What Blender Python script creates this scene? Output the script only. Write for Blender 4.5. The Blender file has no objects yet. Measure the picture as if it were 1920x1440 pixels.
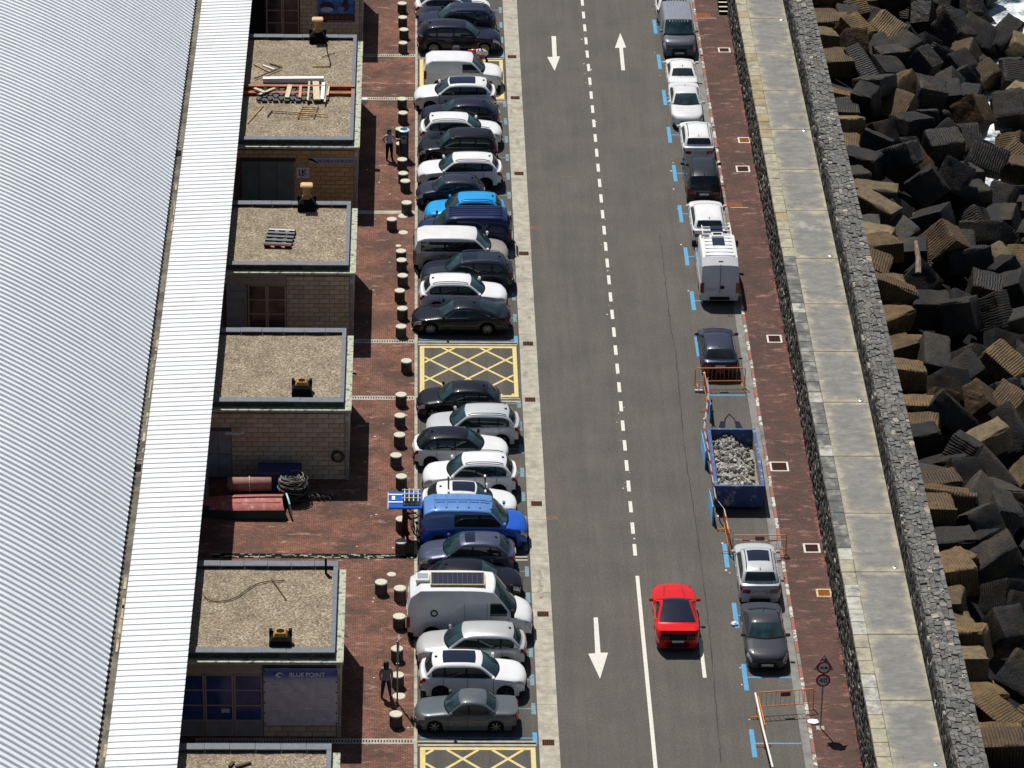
import bpy, bmesh, math, random
from mathutils import Vector, Matrix, Euler, noise as mnoise

# ------------------------------------------------------------------ camera, world, sun, exposure
scn = bpy.context.scene
COL = scn.collection
F, CX, CY = 7668.0, 960.0, 720.0            # focal length and centre in photo pixels (1920 x 1440)
_d1 = Vector((-175.0, 3920.0, -F)).normalized()
_m = -0.004
_c = -(_d1.x + _m * _d1.y) / _d1.z
_d2 = Vector((1.0, _m, _c)).normalized()
_d3 = _d2.cross(_d1)
RC = Matrix((_d2, _d1, _d3))                 # camera -> world
CAM = Vector((-0.3602, -141.5871, 89.9694))

def P(px, py, z=0.0):
    """world point at height z seen at photo pixel px,py"""
    r = RC @ Vector((px - CX, -(py - CY), -F))
    t = (z - CAM.z) / r.z
    return CAM + r * t
RCT = RC.transposed()
def Q(x, y, z=0.0):
    p = RCT @ (Vector((x, y, z)) - CAM)
    return CX + F * p.x / -p.z, CY - F * p.y / -p.z

cam = bpy.data.cameras.new('camera')
cam.sensor_fit = 'HORIZONTAL'; cam.sensor_width = 36.0
cam.lens = 36.0 * F / 1920.0
cam.clip_start = 1.0; cam.clip_end = 3000.0
camo = bpy.data.objects.new('camera', cam); COL.objects.link(camo)
camo.matrix_world = Matrix.Translation(CAM) @ RC.to_4x4()
scn.camera = camo

SUNDIR = Vector((-0.207, 0.52, 1.0)).normalized()      # towards the sun
SUN_EL = math.asin(SUNDIR.z); SUN_AZ = math.atan2(SUNDIR.x, SUNDIR.y)
world = bpy.data.worlds.new('World'); scn.world = world; world.use_nodes = True
wn = world.node_tree; wn.nodes.clear()
sky = wn.nodes.new('ShaderNodeTexSky'); sky.sky_type = 'NISHITA'; sky.sun_disc = False
sky.sun_elevation = SUN_EL; sky.sun_rotation = SUN_AZ
bg = wn.nodes.new('ShaderNodeBackground'); bg.inputs['Strength'].default_value = 0.05
wo = wn.nodes.new('ShaderNodeOutputWorld')
wn.links.new(sky.outputs[0], bg.inputs['Color']); wn.links.new(bg.outputs[0], wo.inputs['Surface'])
sl = bpy.data.lights.new('sun', 'SUN'); sl.energy = 5.0; sl.angle = math.radians(0.5); sl.color = (1.0, 0.965, 0.91)
so = bpy.data.objects.new('sun', sl); COL.objects.link(so)
so.rotation_euler = (-SUNDIR).to_track_quat('-Z', 'Y').to_euler(); so.location = (0, 40, 60)
scn.view_settings.view_transform = 'Standard'; scn.view_settings.look = 'None'
scn.view_settings.exposure = 0.0; scn.view_settings.gamma = 1.0; scn.view_settings.use_curve_mapping = False

R = random.Random(11)
PI = math.pi
def s2l(c):
    c = c / 255.0
    return c / 12.92 if c <= 0.04045 else ((c + 0.055) / 1.055) ** 2.4
def rgb(r, g, b): return (s2l(r), s2l(g), s2l(b), 1.0)

# ------------------------------------------------------------------ materials
class N:
    def __init__(s, m):
        m.use_nodes = True; s.nt = m.node_tree; s.nt.nodes.clear()
        s.out = s.nt.nodes.new('ShaderNodeOutputMaterial')
        s.b = s.nt.nodes.new('ShaderNodeBsdfPrincipled'); s.l(s.b.outputs[0], s.out.inputs['Surface'])
        s._tc = None
    def n(s, t, **kw):
        x = s.nt.nodes.new('ShaderNode' + t)
        for k, v in kw.items():
            if k in x.inputs: x.inputs[k].default_value = v
            else: setattr(x, k, v)
        return x
    def l(s, a, b): s.nt.links.new(a, b)
    def co(s, kind='Object'):
        if not s._tc: s._tc = s.nt.nodes.new('ShaderNodeTexCoord')
        return s._tc.outputs[kind]
    def noise(s, scale, detail=4, rough=.55, kind='Object', vec=None):
        t = s.n('TexNoise', Scale=scale, Detail=detail, Roughness=rough); s.l(vec or s.co(kind), t.inputs['Vector']); return t.outputs['Fac']
    def ramp(s, fac, stops):
        r = s.n('ValToRGB'); e = r.color_ramp.elements
        while len(e) < len(stops): e.new(.5)
        for i, (p, c) in enumerate(stops):
            e[i].position = p; e[i].color = c if not isinstance(c, (int, float)) else (c, c, c, 1)
        s.l(fac, r.inputs[0]); return r.outputs[0]
    def mix(s, fac, a, b, mode='MIX'):
        m = s.n('Mix', data_type='RGBA', blend_type=mode)
        for i, v in ((0, fac), (6, a), (7, b)):
            if hasattr(v, 'default_value') or hasattr(v, 'links'): s.l(v, m.inputs[i])
            else: m.inputs[i].default_value = v
        return m.outputs[2]
    def bump(s, h, strength=.3, dist=.01):
        b = s.n('Bump', Strength=strength, Distance=dist); s.l(h, b.inputs['Height']); s.l(b.outputs[0], s.b.inputs['Normal'])
    def set(s, **kw):
        for k, v in kw.items():
            k = k.replace('_', ' ')
            if hasattr(v, 'links'): s.l(v, s.b.inputs[k])
            else: s.b.inputs[k].default_value = v

MATS = {}
def mat(name, col, rough=.6, metal=0.0, spec=.5, coat=0.0, var=0.0, vs=3.0, bump=0.0, bs=40.0, dirt=None, ds=1.0, dlo=.5, dhi=.7):
    """plain procedural material: colour, mottling (var), a second patchy colour (dirt) and fine relief"""
    if name in MATS: return MATS[name]
    m = bpy.data.materials.new(name); n = N(m); MATS[name] = m
    c = col
    if var:
        f = n.noise(vs, 5)
        lo = tuple(x * (1 - var) for x in col[:3]) + (1,); hi = tuple(min(1, x * (1 + var)) for x in col[:3]) + (1,)
        c = n.ramp(f, [(.3, lo), (.7, hi)])
    if dirt:
        f2 = n.noise(ds, 6, .65)
        c = n.mix(n.ramp(f2, [(dlo, 0.0), (dhi, 1.0)]), c, dirt)
    if rough >= .75: spec = min(spec, .15)
    n.set(Base_Color=c, Roughness=rough, Metallic=metal, Specular_IOR_Level=spec, Coat_Weight=coat, Coat_Roughness=.04)
    if bump: n.bump(n.noise(bs, 3), bump, .01)
    return m
def paint(name, col, metal=.25):
    return mat('paint_' + name, col, rough=.34, metal=metal * .4, spec=.08, coat=.6, var=.06, vs=2.0)

GLASS = mat('car_glass', (.012, .02, .022, 1), rough=.04, spec=.6, var=.5, vs=1.6)
SCREEN = mat('windscreen_glass', (.02, .045, .05, 1), rough=.03, spec=.8, var=.8, vs=1.3)
TYRE = mat('tyre_rubber', (.012, .012, .013, 1), rough=.9)
RIM = mat('alloy_rim', (.32, .33, .34, 1), rough=.35, metal=.8)
RIMD = mat('dark_alloy_rim', (.06, .06, .065, 1), rough=.35, metal=.8)
BLACKP = mat('black_plastic', (.012, .012, .014, 1), rough=.5, spec=.15)
UNDER = mat('underbody', (.006, .006, .006, 1), rough=.95)
LAMP = mat('headlight_lens', (.55, .57, .6, 1), rough=.12, metal=.3, spec=.8, var=.4, vs=14)
TAIL = mat('tail_light_lens', (.2, .006, .01, 1), rough=.15, spec=.8)
PLATE = mat('number_plate_white', (.55, .55, .53, 1), rough=.5, var=.5, vs=22)
CHROME = mat('chrome_trim', (.7, .7, .72, 1), rough=.15, metal=1.0)
SOLAR = mat('solar_cells', (.012, .014, .03, 1), rough=.2, spec=.7)

def asphalt(name, base, patch, oil=.12):
    m = bpy.data.materials.new(name); n = N(m); MATS[name] = m
    f = n.ramp(n.noise(11, 3, .9), [(.32, .7), (.68, 1.3)])
    mp = n.n('Mapping'); mp.inputs['Scale'].default_value = (1, .05, 1); n.l(n.co(), mp.inputs[0])
    g = n.noise(1.9, 6, .7, vec=mp.outputs[0])
    c = n.mix(n.ramp(g, [(.38, 0.0), (.62, 1.0)]), base, patch)
    c = n.mix(n.ramp(n.noise(.6, 5, .75), [(.6, 0.0), (.7, oil)]), c, (.035, .033, .032, 1))
    h = n.ramp(n.noise(.35, 6, .65), [(.35, .88), (.7, 1.1)])
    c = n.mix(1.0, c, h, 'MULTIPLY'); c = n.mix(1.0, c, f, 'MULTIPLY')
    spots = n.ramp(n.noise(7, 2, .5), [(.71, 0.0), (.76, .5)])
    c = n.mix(spots, c, (.2, .19, .17, 1))
    n.set(Base_Color=c, Roughness=.92, Specular_IOR_Level=.25); n.bump(n.noise(120, 2), .5, .006); return m
ASPH = asphalt('road_asphalt', (.107, .098, .085, 1), (.091, .084, .074, 1))
ASPH2 = asphalt('bay_asphalt', (.098, .09, .078, 1), (.075, .07, .062, 1), .6)

def pavers(name, a, b, dark, pale, mort, rowx=True, palef=.62):
    m = bpy.data.materials.new(name); n = N(m); MATS[name] = m
    br = n.n('TexBrick', Scale=1.0); br.inputs['Brick Width'].default_value = .2; br.inputs['Row Height'].default_value = .1
    br.inputs['Mortar Size'].default_value = .012; br.inputs['Color1'].default_value = a; br.inputs['Color2'].default_value = b
    br.inputs['Mortar'].default_value = mort
    n.l(n.co(), br.inputs['Vector'])
    mp = n.n('Mapping'); mp.inputs['Scale'].default_value = (.35, 1, 1); n.l(n.co(), mp.inputs[0])
    c = br.outputs['Color']
    d = n.ramp(n.noise(.45, 7, .68), [(.42, 0.0), (.6, 1.0)])
    c = n.mix(d, c, n.mix(.75, c, dark))
    p = n.ramp(n.noise(2.2, 6, .75, vec=mp.outputs[0]), [(palef, 0.0), (palef + .1, .8)])
    c = n.mix(p, c, pale)
    g = n.ramp(n.noise(16, 4, .7), [(.35, .72), (.65, 1.25)])
    c = n.mix(1.0, c, g, 'MULTIPLY')
    n.set(Base_Color=c, Roughness=.9, Specular_IOR_Level=.2)
    n.bump(br.outputs['Fac'], .6, -.006); return m
PAVL = pavers('red_brick_paving', (.29, .128, .086, 1), (.175, .08, .056, 1), (.06, .04, .032, 1), (.4, .25, .19, 1), (.06, .042, .034, 1), palef=.58)
PAVR = pavers('dark_red_brick_paving', (.15, .072, .055, 1), (.1, .052, .042, 1), (.06, .042, .036, 1), (.32, .17, .14, 1), (.075, .055, .048, 1), palef=.56)

CONC = mat('pale_concrete', (.38, .35, .285, 1), rough=.9, var=.22, vs=2.5, bump=.3, bs=30, dirt=(.2, .19, .17, 1), ds=.9, dlo=.52, dhi=.75)
CONCG = mat('grey_concrete', (.22, .215, .2, 1), rough=.9, var=.25, vs=3, bump=.3, bs=30, dirt=(.1, .1, .09, 1), ds=1.5, dlo=.5, dhi=.75)
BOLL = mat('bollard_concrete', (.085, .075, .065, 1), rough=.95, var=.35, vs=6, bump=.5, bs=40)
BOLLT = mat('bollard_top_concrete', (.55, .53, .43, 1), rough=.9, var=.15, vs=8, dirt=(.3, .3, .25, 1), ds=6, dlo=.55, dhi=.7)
WHITEP = mat('white_road_paint', (.62, .6, .54, 1), rough=.8, var=.12, vs=9, dirt=(.25, .24, .22, 1), ds=7, dlo=.62, dhi=.75)
BLUEP = mat('blue_road_paint', (.1, .3, .5, 1), rough=.8, var=.15, vs=9, dirt=(.12, .17, .22, 1), ds=6, dlo=.62, dhi=.75)
PALEBLUEP = mat('faded_blue_road_paint', (.17, .27, .31, 1), rough=.85, var=.2, vs=9, dirt=(.12, .13, .125, 1), ds=4, dlo=.48, dhi=.66)
YELP = mat('yellow_road_paint', (.62, .5, .18, 1), rough=.8, var=.15, vs=6, dirt=(.55, .52, .4, 1), ds=3, dlo=.5, dhi=.65)
REDK = mat('red_kerb_paint', (.33, .12, .095, 1), rough=.85, var=.25, vs=6, dirt=(.2, .16, .135, 1), ds=4, dlo=.47, dhi=.57)
WHITEK = mat('white_kerb_paint', (.56, .54, .48, 1), rough=.85, var=.2, vs=6, dirt=(.2, .16, .14, 1), ds=5, dlo=.47, dhi=.56)
GRATE = mat('rusty_grate', (.085, .032, .02, 1), rough=.8, metal=.2, var=.4, vs=12)
RUST = mat('rust_orange_plate', (.2, .07, .025, 1), rough=.85, var=.35, vs=8)
BLACK = mat('black_soot', (.006, .006, .007, 1), rough=.9)
GRAVEL = None
def gravel():
    m = bpy.data.materials.new('roof_gravel'); n = N(m)
    v = n.n('TexVoronoi', Scale=17.0); n.l(n.co(), v.inputs['Vector'])
    sp = n.n('SeparateColor'); n.l(v.outputs['Color'], sp.inputs[0])
    c = n.ramp(sp.outputs[0], [(.0, (.135, .105, .072, 1)), (.4, (.26, .208, .142, 1)), (.8, (.33, .27, .188, 1)), (1, (.47, .43, .35, 1))])
    c = n.mix(1.0, c, n.ramp(n.noise(1.1, 4), [(.35, .8), (.7, 1.12)]), 'MULTIPLY')
    c = n.mix(n.ramp(n.noise(.45, 6, .7), [(.55, 0.0), (.75, .45)]), c, (.13, .105, .075, 1))
    n.set(Base_Color=c, Roughness=.95, Specular_IOR_Level=.2); n.bump(v.outputs['Distance'], 1.0, -.03); return m
GRAVEL = gravel()
SHEET = mat('white_roof_sheet', (.76, .79, .82, 1), rough=.55, spec=.3, var=.03, vs=.5, dirt=(.68, .69, .7, 1), ds=.2, dlo=.6, dhi=.9)
SHEET2 = mat('white_canopy_sheet', (.66, .67, .675, 1), rough=.6, spec=.25, var=.04, vs=.5, dirt=(.5, .5, .49, 1), ds=.35, dlo=.55, dhi=.8)
GUTTER = mat('dirty_gutter', (.17, .155, .125, 1), rough=.9, var=.35, vs=1.2, dirt=(.09, .08, .07, 1), ds=.8, dlo=.45, dhi=.6)
CAPM = mat('grey_cap_tile', (.16, .17, .19, 1), rough=.75, var=.12, vs=4)
LEDGE = mat('lichen_ledge_concrete', (.42, .43, .34, 1), rough=.9, var=.2, vs=5, dirt=(.13, .13, .11, 1), ds=3.2, dlo=.52, dhi=.62)
UPST = mat('dark_upstand', (.045, .047, .042, 1), rough=.9, var=.5, vs=4, dirt=(.09, .095, .085, 1), ds=2.5, dlo=.5, dhi=.6)
BLOCKM = [mat('tan_block_%s' % k, c, rough=.9, var=.15, vs=5, bump=.4, bs=30) for k, c in (('a', (.56, .45, .31, 1)), ('b', (.52, .4, .265, 1)), ('c', (.6, .49, .35, 1)))]
BLOCKO = [mat('ochre_block_%s' % k, c, rough=.9, var=.15, vs=5, bump=.4, bs=30) for k, c in (('a', (.58, .36, .17, 1)), ('b', (.53, .32, .15, 1)))]
MORTAR = mat('block_mortar', (.12, .095, .065, 1), rough=.95, var=.2, vs=6)
FRAMEM = mat('brown_grey_frame', (.38, .32, .25, 1), rough=.6)
DARKGLASS = mat('dark_window_glass', (.06, .05, .05, 1), rough=.12, var=.5, vs=2)
BLUEGLASS = mat('blue_backed_glass', (.035, .075, .22, 1), rough=.12, var=.5, vs=1.5)
GREYPANEL = mat('grey_door_panel', (.26, .28, .3, 1), rough=.6, var=.2, vs=3)
GREENDOOR = mat('dark_green_metal_door', (.11, .16, .14, 1), rough=.55, var=.2, vs=2)

# ------------------------------------------------------------------ mesh helper
class MB:
    def __init__(s): s.v = []; s.f = []; s.m = []
    def add(s, vs, fs, mi=0):
        o = len(s.v); s.v += [tuple(v) for v in vs]
        for f in fs: s.f.append(tuple(i + o for i in f)); s.m.append(mi)
        return s
    def box(s, c, d, rz=0.0, M=None, mi=0):
        hx, hy, hz = d[0] / 2, d[1] / 2, d[2] / 2
        pts = [Vector((x * hx, y * hy, z * hz)) for z in (-1, 1) for x, y in ((-1, -1), (1, -1), (1, 1), (-1, 1))]
        if M is None: M = Matrix.Rotation(rz, 3, 'Z')
        pts = [M @ p + Vector(c) for p in pts]
        return s.add(pts, [(3, 2, 1, 0), (4, 5, 6, 7), (0, 1, 5, 4), (1, 2, 6, 5), (2, 3, 7, 6), (3, 0, 4, 7)], mi)
    def bbox(s, c, d, b=.02, M=None, mi=0):
        """box with chamfered edges (top and sides)"""
        hx, hy, hz = d[0] / 2, d[1] / 2, d[2] / 2
        def ring(x, y, z, k): return [(-x + k, -y, z), (x - k, -y, z), (x, -y + k, z), (x, y - k, z), (x - k, y, z), (-x + k, y, z), (-x, y - k, z), (-x, -y + k, z)]
        pts = ring(hx - b, hy - b, -hz, b * .6) + ring(hx, hy, -hz + b, b) + ring(hx, hy, hz - b, b) + ring(hx - b, hy - b, hz, b * .6)
        pts = [Vector(p) for p in pts]
        if M is not None: pts = [M @ p for p in pts]
        pts = [p + Vector(c) for p in pts]
        fs = [tuple(range(7, -1, -1)), tuple(range(24, 32))]
        for r in range(3):
            for i in range(8): j = (i + 1) % 8; fs.append((r * 8 + i, r * 8 + j, r * 8 + 8 + j, r * 8 + 8 + i))
        return s.add(pts, fs, mi)
    def poly(s, pts, mi=0): return s.add(pts, [tuple(range(len(pts)))], mi)
    def prism(s, pts, z0, z1, mi=0, bottom=True):
        n = len(pts); vs = [(p[0], p[1], z0) for p in pts] + [(p[0], p[1], z1) for p in pts]
        fs = [tuple(range(n, 2 * n))] + ([tuple(range(n - 1, -1, -1))] if bottom else [])
        for i in range(n): j = (i + 1) % n; fs.append((i, j, n + j, n + i))
        return s.add(vs, fs, mi)
    def lathe(s, prof, seg=20, c=(0, 0, 0), mi=0, cap=True, M=None, sq=(1, 1)):
        vs = []
        for r, z in prof:
            for i in range(seg):
                a = 2 * PI * i / seg; p = Vector((r * math.cos(a) * sq[0], r * math.sin(a) * sq[1], z))
                if M is not None: p = M @ p
                vs.append(p + Vector(c))
        fs = []
        for k in range(len(prof) - 1):
            for i in range(seg):
                j = (i + 1) % seg; fs.append((k * seg + i, k * seg + j, (k + 1) * seg + j, (k + 1) * seg + i))
        if cap: fs.append(tuple(range(seg - 1, -1, -1))); fs.append(tuple(range((len(prof) - 1) * seg, len(prof) * seg)))
        return s.add(vs, fs, mi)
    def tube(s, path, r, seg=6, mi=0, closed=False):
        path = [Vector(p) for p in path]; n = len(path); vs = []; fs = []
        up0 = Vector((0, 0, 1))
        for i, p in enumerate(path):
            t = (path[(i + 1) % n] - path[i - 1]) if closed else (path[min(i + 1, n - 1)] - path[max(i - 1, 0)])
            t = t.normalized() if t.length > 1e-9 else Vector((1, 0, 0))
            u = t.cross(up0 if abs(t.z) < .95 else Vector((0, 1, 0))).normalized(); w = t.cross(u)
            rr = r[i] if isinstance(r, (list, tuple)) else r
            for k in range(seg):
                a = 2 * PI * k / seg; vs.append(p + u * math.cos(a) * rr + w * math.sin(a) * rr)
        for i in range(n if closed else n - 1):
            j = (i + 1) % n
            for k in range(seg): q = (k + 1) % seg; fs.append((i * seg + k, i * seg + q, j * seg + q, j * seg + k))
        if not closed: fs.append(tuple(range(seg))); fs.append(tuple(range((n - 1) * seg + seg - 1, (n - 1) * seg - 1, -1)))
        return s.add(vs, fs, mi)
    def grid(s, pts, mi=0):
        """pts[i][j] -> quads"""
        a, b = len(pts), len(pts[0]); vs = [p for row in pts for p in row]
        fs = [(i * b + j, (i + 1) * b + j, (i + 1) * b + j + 1, i * b + j + 1) for i in range(a - 1) for j in range(b - 1)]
        return s.add(vs, fs, mi)
    def mesh(s, name, mats, smooth=None):
        me = bpy.data.meshes.new(name); me.from_pydata(s.v, [], s.f)
        ms = mats if isinstance(mats, (list, tuple)) else [mats]
        for m in ms: me.materials.append(m)
        if len(ms) > 1: me.polygons.foreach_set('material_index', s.m)
        bm = bmesh.new(); bm.from_mesh(me); bmesh.ops.recalc_face_normals(bm, faces=bm.faces); bm.to_mesh(me); bm.free()
        if smooth is not None:
            me.polygons.foreach_set('use_smooth', [True] * len(me.polygons))
            me.set_sharp_from_angle(angle=math.radians(smooth))
        me.update(); return me
    def build(s, name, mats, parent=None, smooth=None, loc=None):
        return put(name, s.mesh(name, mats, smooth), parent, loc)
def put(name, me, parent=None, loc=None, rz=None):
    o = bpy.data.objects.new(name, me); COL.objects.link(o)
    if parent is not None: o.parent = parent
    if loc is not None: o.location = loc
    if rz is not None: o.rotation_euler = (0, 0, rz)
    return o
def tag(o, label, cat, group=None):
    o['label'] = label; o['category'] = cat
    if group: o['group'] = group
    return o
def thing(name, label, cat, loc=(0, 0, 0), rz=0.0, group=None):
    o = bpy.data.objects.new(name, None); COL.objects.link(o); o.empty_display_size = .3
    o.location = loc; o.rotation_euler = (0, 0, rz); return tag(o, label, cat, group)
def struct(name, mb, m, smooth=None):
    o = mb.build(name, m, smooth=smooth); o['kind'] = 'structure'; return o
def copytree(o, parent=None):
    c = o.copy(); COL.objects.link(c); c.parent = parent
    for ch in list(o.children): copytree(ch, c)
    return c
def text_mesh(txt, size, thick=.01):
    cu = bpy.data.curves.new('lettering', 'FONT'); cu.body = txt; cu.size = size; cu.extrude = thick; cu.align_x = 'CENTER'; cu.align_y = 'CENTER'
    o = bpy.data.objects.new('lettering', cu); COL.objects.link(o)
    dg = bpy.context.evaluated_depsgraph_get(); me = bpy.data.meshes.new_from_object(o.evaluated_get(dg))
    bpy.data.objects.remove(o); return me
# ================================================================== SETTING
Y0, Y1 = -40.0, 120.0
def sheet(name, x0, x1, z, m, y0=Y0, y1=Y1):
    b = MB(); n = 8
    b.grid([[(x0 + (x1 - x0) * i / 2, y0 + (y1 - y0) * j / n, z) for j in range(n + 1)] for i in range(3)])
    return struct(name, b, m)
ZP = .10      # left pavement above the bays
ground = struct('ground', MB().box((-39, 40, -.52), (122, 400, 1.0)), ASPH2)
sheet('parking_bay_surface', -.05, 5.0, .0, ASPH2)
sheet('road', 5.0, 15.9, .004, ASPH)
# concrete strip in slabs between bays and road
strip = thing('concrete_strip', 'x', 'x'); del strip['label'], strip['category']; strip['kind'] = 'structure'
yy = -22.0
while yy < 104:
    L = R.uniform(2.8, 3.4)
    MB().box((5.43 + R.uniform(-.008, .008), yy + L / 2, .0), (.84, L - .015, .03 + R.uniform(0, .006))).build('slab', CONC, strip)
    yy += L
# left pavement with its kerb
sheet('pavement', -14, -.16, ZP, PAVL)
kl = thing('kerb', 'x', 'x'); del kl['label'], kl['category']; kl['kind'] = 'structure'
yy = -22.0
while yy < 104:
    MB().bbox((-.08, yy + .5, .03), (.155, .985, .15 + R.uniform(0, .01)), .015).build('kerb_stone', CONC, kl); yy += 1.0
# right gutter, painted kerb, right pavement
sheet('gutter_strip', 15.88, 16.22, .012, CONCG)
kr = thing('painted_kerb', 'x', 'x'); del kr['label'], kr['category']; kr['kind'] = 'structure'
yy, k = -22.0, 0
while yy < 104:
    MB().bbox((16.30, yy + .5, .035), (.16, .98, .19), .02).build('kerb_stone', (WHITEK, REDK)[k % 2] if R.random() < .93 else CONCG, kr)
    yy += 1.0; k += 1
sheet('pavement_right', 16.37, 18.6, .12, PAVR)
# pink brick edging laid upright along the wall foot
b = MB()
for i in range(1000):
    y = -12 + i * .105
    if mnoise.noise((y * .35, 3.1, 0)) > -.2 and R.random() < .62:
        w_ = R.uniform(.06, .2) + .35 * max(0, mnoise.noise((y * .5, 0, 2))) * R.random(); b.box((18.2 - w_ / 2, y, .1205 + R.uniform(0, .003)), (w_, .085, .012))
be = b.build('brick_edging', mat('pink_edge_brick', (.24, .1, .085, 1), rough=.9, var=.35, vs=4, dirt=(.09, .042, .035, 1), ds=1.3, dlo=.45, dhi=.58)); be['kind'] = 'structure'

# --- drains across the left pavement and the bays
def drain(py, label_kind):
    y = P(700, py, ZP).y
    o = struct('drain_channel', MB().box((-4.6, y, ZP + .002), (9.1, .42, .012)), CONC if label_kind != 'dirty' else BLACK)
    b = MB()
    if label_kind == 'slots':
        for i in range(72): b.box((-9 + i * .123, y, ZP + .009), (.055, .16, .01))
        b.build('slots', BLACK, o)
    elif label_kind == 'dirty':
        for i in range(60): b.box((-9 + i * .15 + R.uniform(-.05, .05), y + R.uniform(-.16, .16), ZP + .01), (R.uniform(.03, .3), R.uniform(.03, .1), .012))
        b.build('debris', CONC, o)
    if label_kind != 'narrow':
        q = struct('drain_gutter', MB().box((2.45, y, .006), (4.9, .1, .012)).box((2.45, y - .14, .008), (4.9, .16, .014)).box((2.45, y + .13, .008), (4.9, .12, .014)), CONC)
        q.data.materials.append(BLACK)
        for pl in q.data.polygons: pl.material_index = 1 if pl.index < 6 else 0
    return y
DY = [drain(py, kd) for py, kd in ((1390, 'slots'), (1043, 'dirty'), (746, 'slots'), (640, 'slots'), (398, 'narrow'), (185, 'slots'), (104, 'slots'))]

# --- road paint
def flat(b, pts, z): b.poly([(p[0], p[1], z) for p in pts])
def rect(x0, x1, y0, y1): return [(x0, y0), (x1, y0), (x1, y1), (x0, y1)]
ZR = .009
y = P(1190, 1042, 0).y
k = 0
while y < 100:
    b = MB(); flat(b, rect(9.65, 9.815, y, y + 1.05), ZR); struct('lane_dash', b, WHITEP); y += 2.0; k += 1
b = MB(); flat(b, rect(9.65, 9.815, -15, P(1194, 1080, 0).y), ZR); struct('lane_line', b, WHITEP)
b = MB(); flat(b, rect(12.11, 12.27, P(1298, 1271, 0).y, P(1294, 1195, 0).y), ZR); struct('lane_dash', b, WHITEP)
def arrow(pts):
    b = MB(); flat(b, [P(x, y_, 0) for x, y_ in pts], ZR); return struct('road_arrow', b, WHITEP)
arrow([(1034, 68), (1042.5, 68), (1044, 106), (1050, 106), (1040, 133), (1026, 107), (1036, 107)])
arrow([(1163, 62), (1174, 89), (1168, 90), (1172, 132), (1165, 132), (1161, 90), (1153, 90)])
arrow([(1113, 1158), (1121, 1158), (1126, 1224), (1140, 1224), (1125, 1273), (1103, 1226), (1116, 1225)])
# blue parking marks by the right-hand bays
for py, px, ln in ((-15, 1218, .5), (50, 1228, .5), (116, 1236, .5), (183, 1246, .5), (253, 1255, .5), (325, 1265, .5), (401, 1276, .5), (481, 1287, .5), (564, 1299, .5), (650, 1308, .5), (1042, 1361, .5), (1154, 1379, .5), (1270, 1397, 1.95), (1394, 1412, 1.9)):
    p = P(px, py, 0); b = MB(); flat(b, rect(p.x - .1, p.x + .1, p.y - 1.08, p.y + 1.08), ZR); flat(b, rect(p.x + .1, p.x + .1 + ln, p.y - .05, p.y + .04), ZR)
    struct('bay_mark', b, BLUEP)
p = P(1330, 741, 0); b = MB(); flat(b, rect(p.x, P(1397, 741, 0).x, p.y - .05, p.y + .05), ZR); struct('bay_mark', b, BLUEP)
# pale blue marks on the left-hand bays
def bays(ya, yb, n):
    st = (yb - ya) / n
    for i in range(n + 1):
        y = ya + st * i; b = MB(); flat(b, rect(4.76, 4.94, y - .45, y + .45), ZR - .003); flat(b, rect(.1 if i in (0, n) else 3.6, 4.76, y - .035, y + .035), ZR - .003)
        struct('bay_mark', b, PALEBLUEP if i else BLUEP)
bays(DY[0] + .42, DY[2] - .35, 13); bays(DY[3] + .4, DY[5] - .4, 12); bays(DY[6] + .4, 99, 10)
def hatchbox(y0, y1, x0=.1, x1=4.85):
    b = MB(); w = .2
    for r in (rect(x0, x0 + .22, y0, y1), rect(x1 - .2, x1, y0, y1), rect(x0 + .22, x1 - .2, y0, y0 + w), rect(x0 + .22, x1 - .2, y1 - w, y1)): flat(b, r, ZR - .003)
    ix0, ix1, iy0, iy1 = x0 + .22, x1 - .2, y0 + w, y1 - w
    def clip(px, py, dx, dy, off):
        t0, t1 = -1e9, 1e9
        for (a, d, lo, hi) in ((px, dx, ix0, ix1), (py, dy, iy0, iy1)):
            u, v = (lo - a) / d, (hi - a) / d
            if u > v: u, v = v, u
            t0 = max(t0, u); t1 = min(t1, v)
        return (t0, t1) if t1 > t0 + .1 else None
    L = math.hypot(1, 1.08)
    for sgn in (1, -1):
        dx, dy = 1 / L, sgn * 1.08 / L
        for k in range(-6, 10):
            px, py = ix0 + k * 1.85 + (.5 if sgn > 0 else .9), iy0 if sgn > 0 else iy1
            c = clip(px, py, dx, dy, 0)
            if c:
                nx, ny = -dy * .065, dx * .065
                a = (px + dx * c[0], py + dy * c[0]); e = (px + dx * c[1], py + dy * c[1])
                flat(b, [(a[0] - nx, a[1] - ny), (e[0] - nx, e[1] - ny), (e[0] + nx, e[1] + ny), (a[0] + nx, a[1] + ny)], ZR - .0025 + (.0012 if sgn > 0 else 0))
    return struct('yellow_hatched_box', b, YELP)
hatchbox(DY[2] + .32, DY[3] - .3); hatchbox(DY[0] - 6.5, DY[0] - .3); hatchbox(DY[5] + .3, DY[6] - .3)
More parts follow.
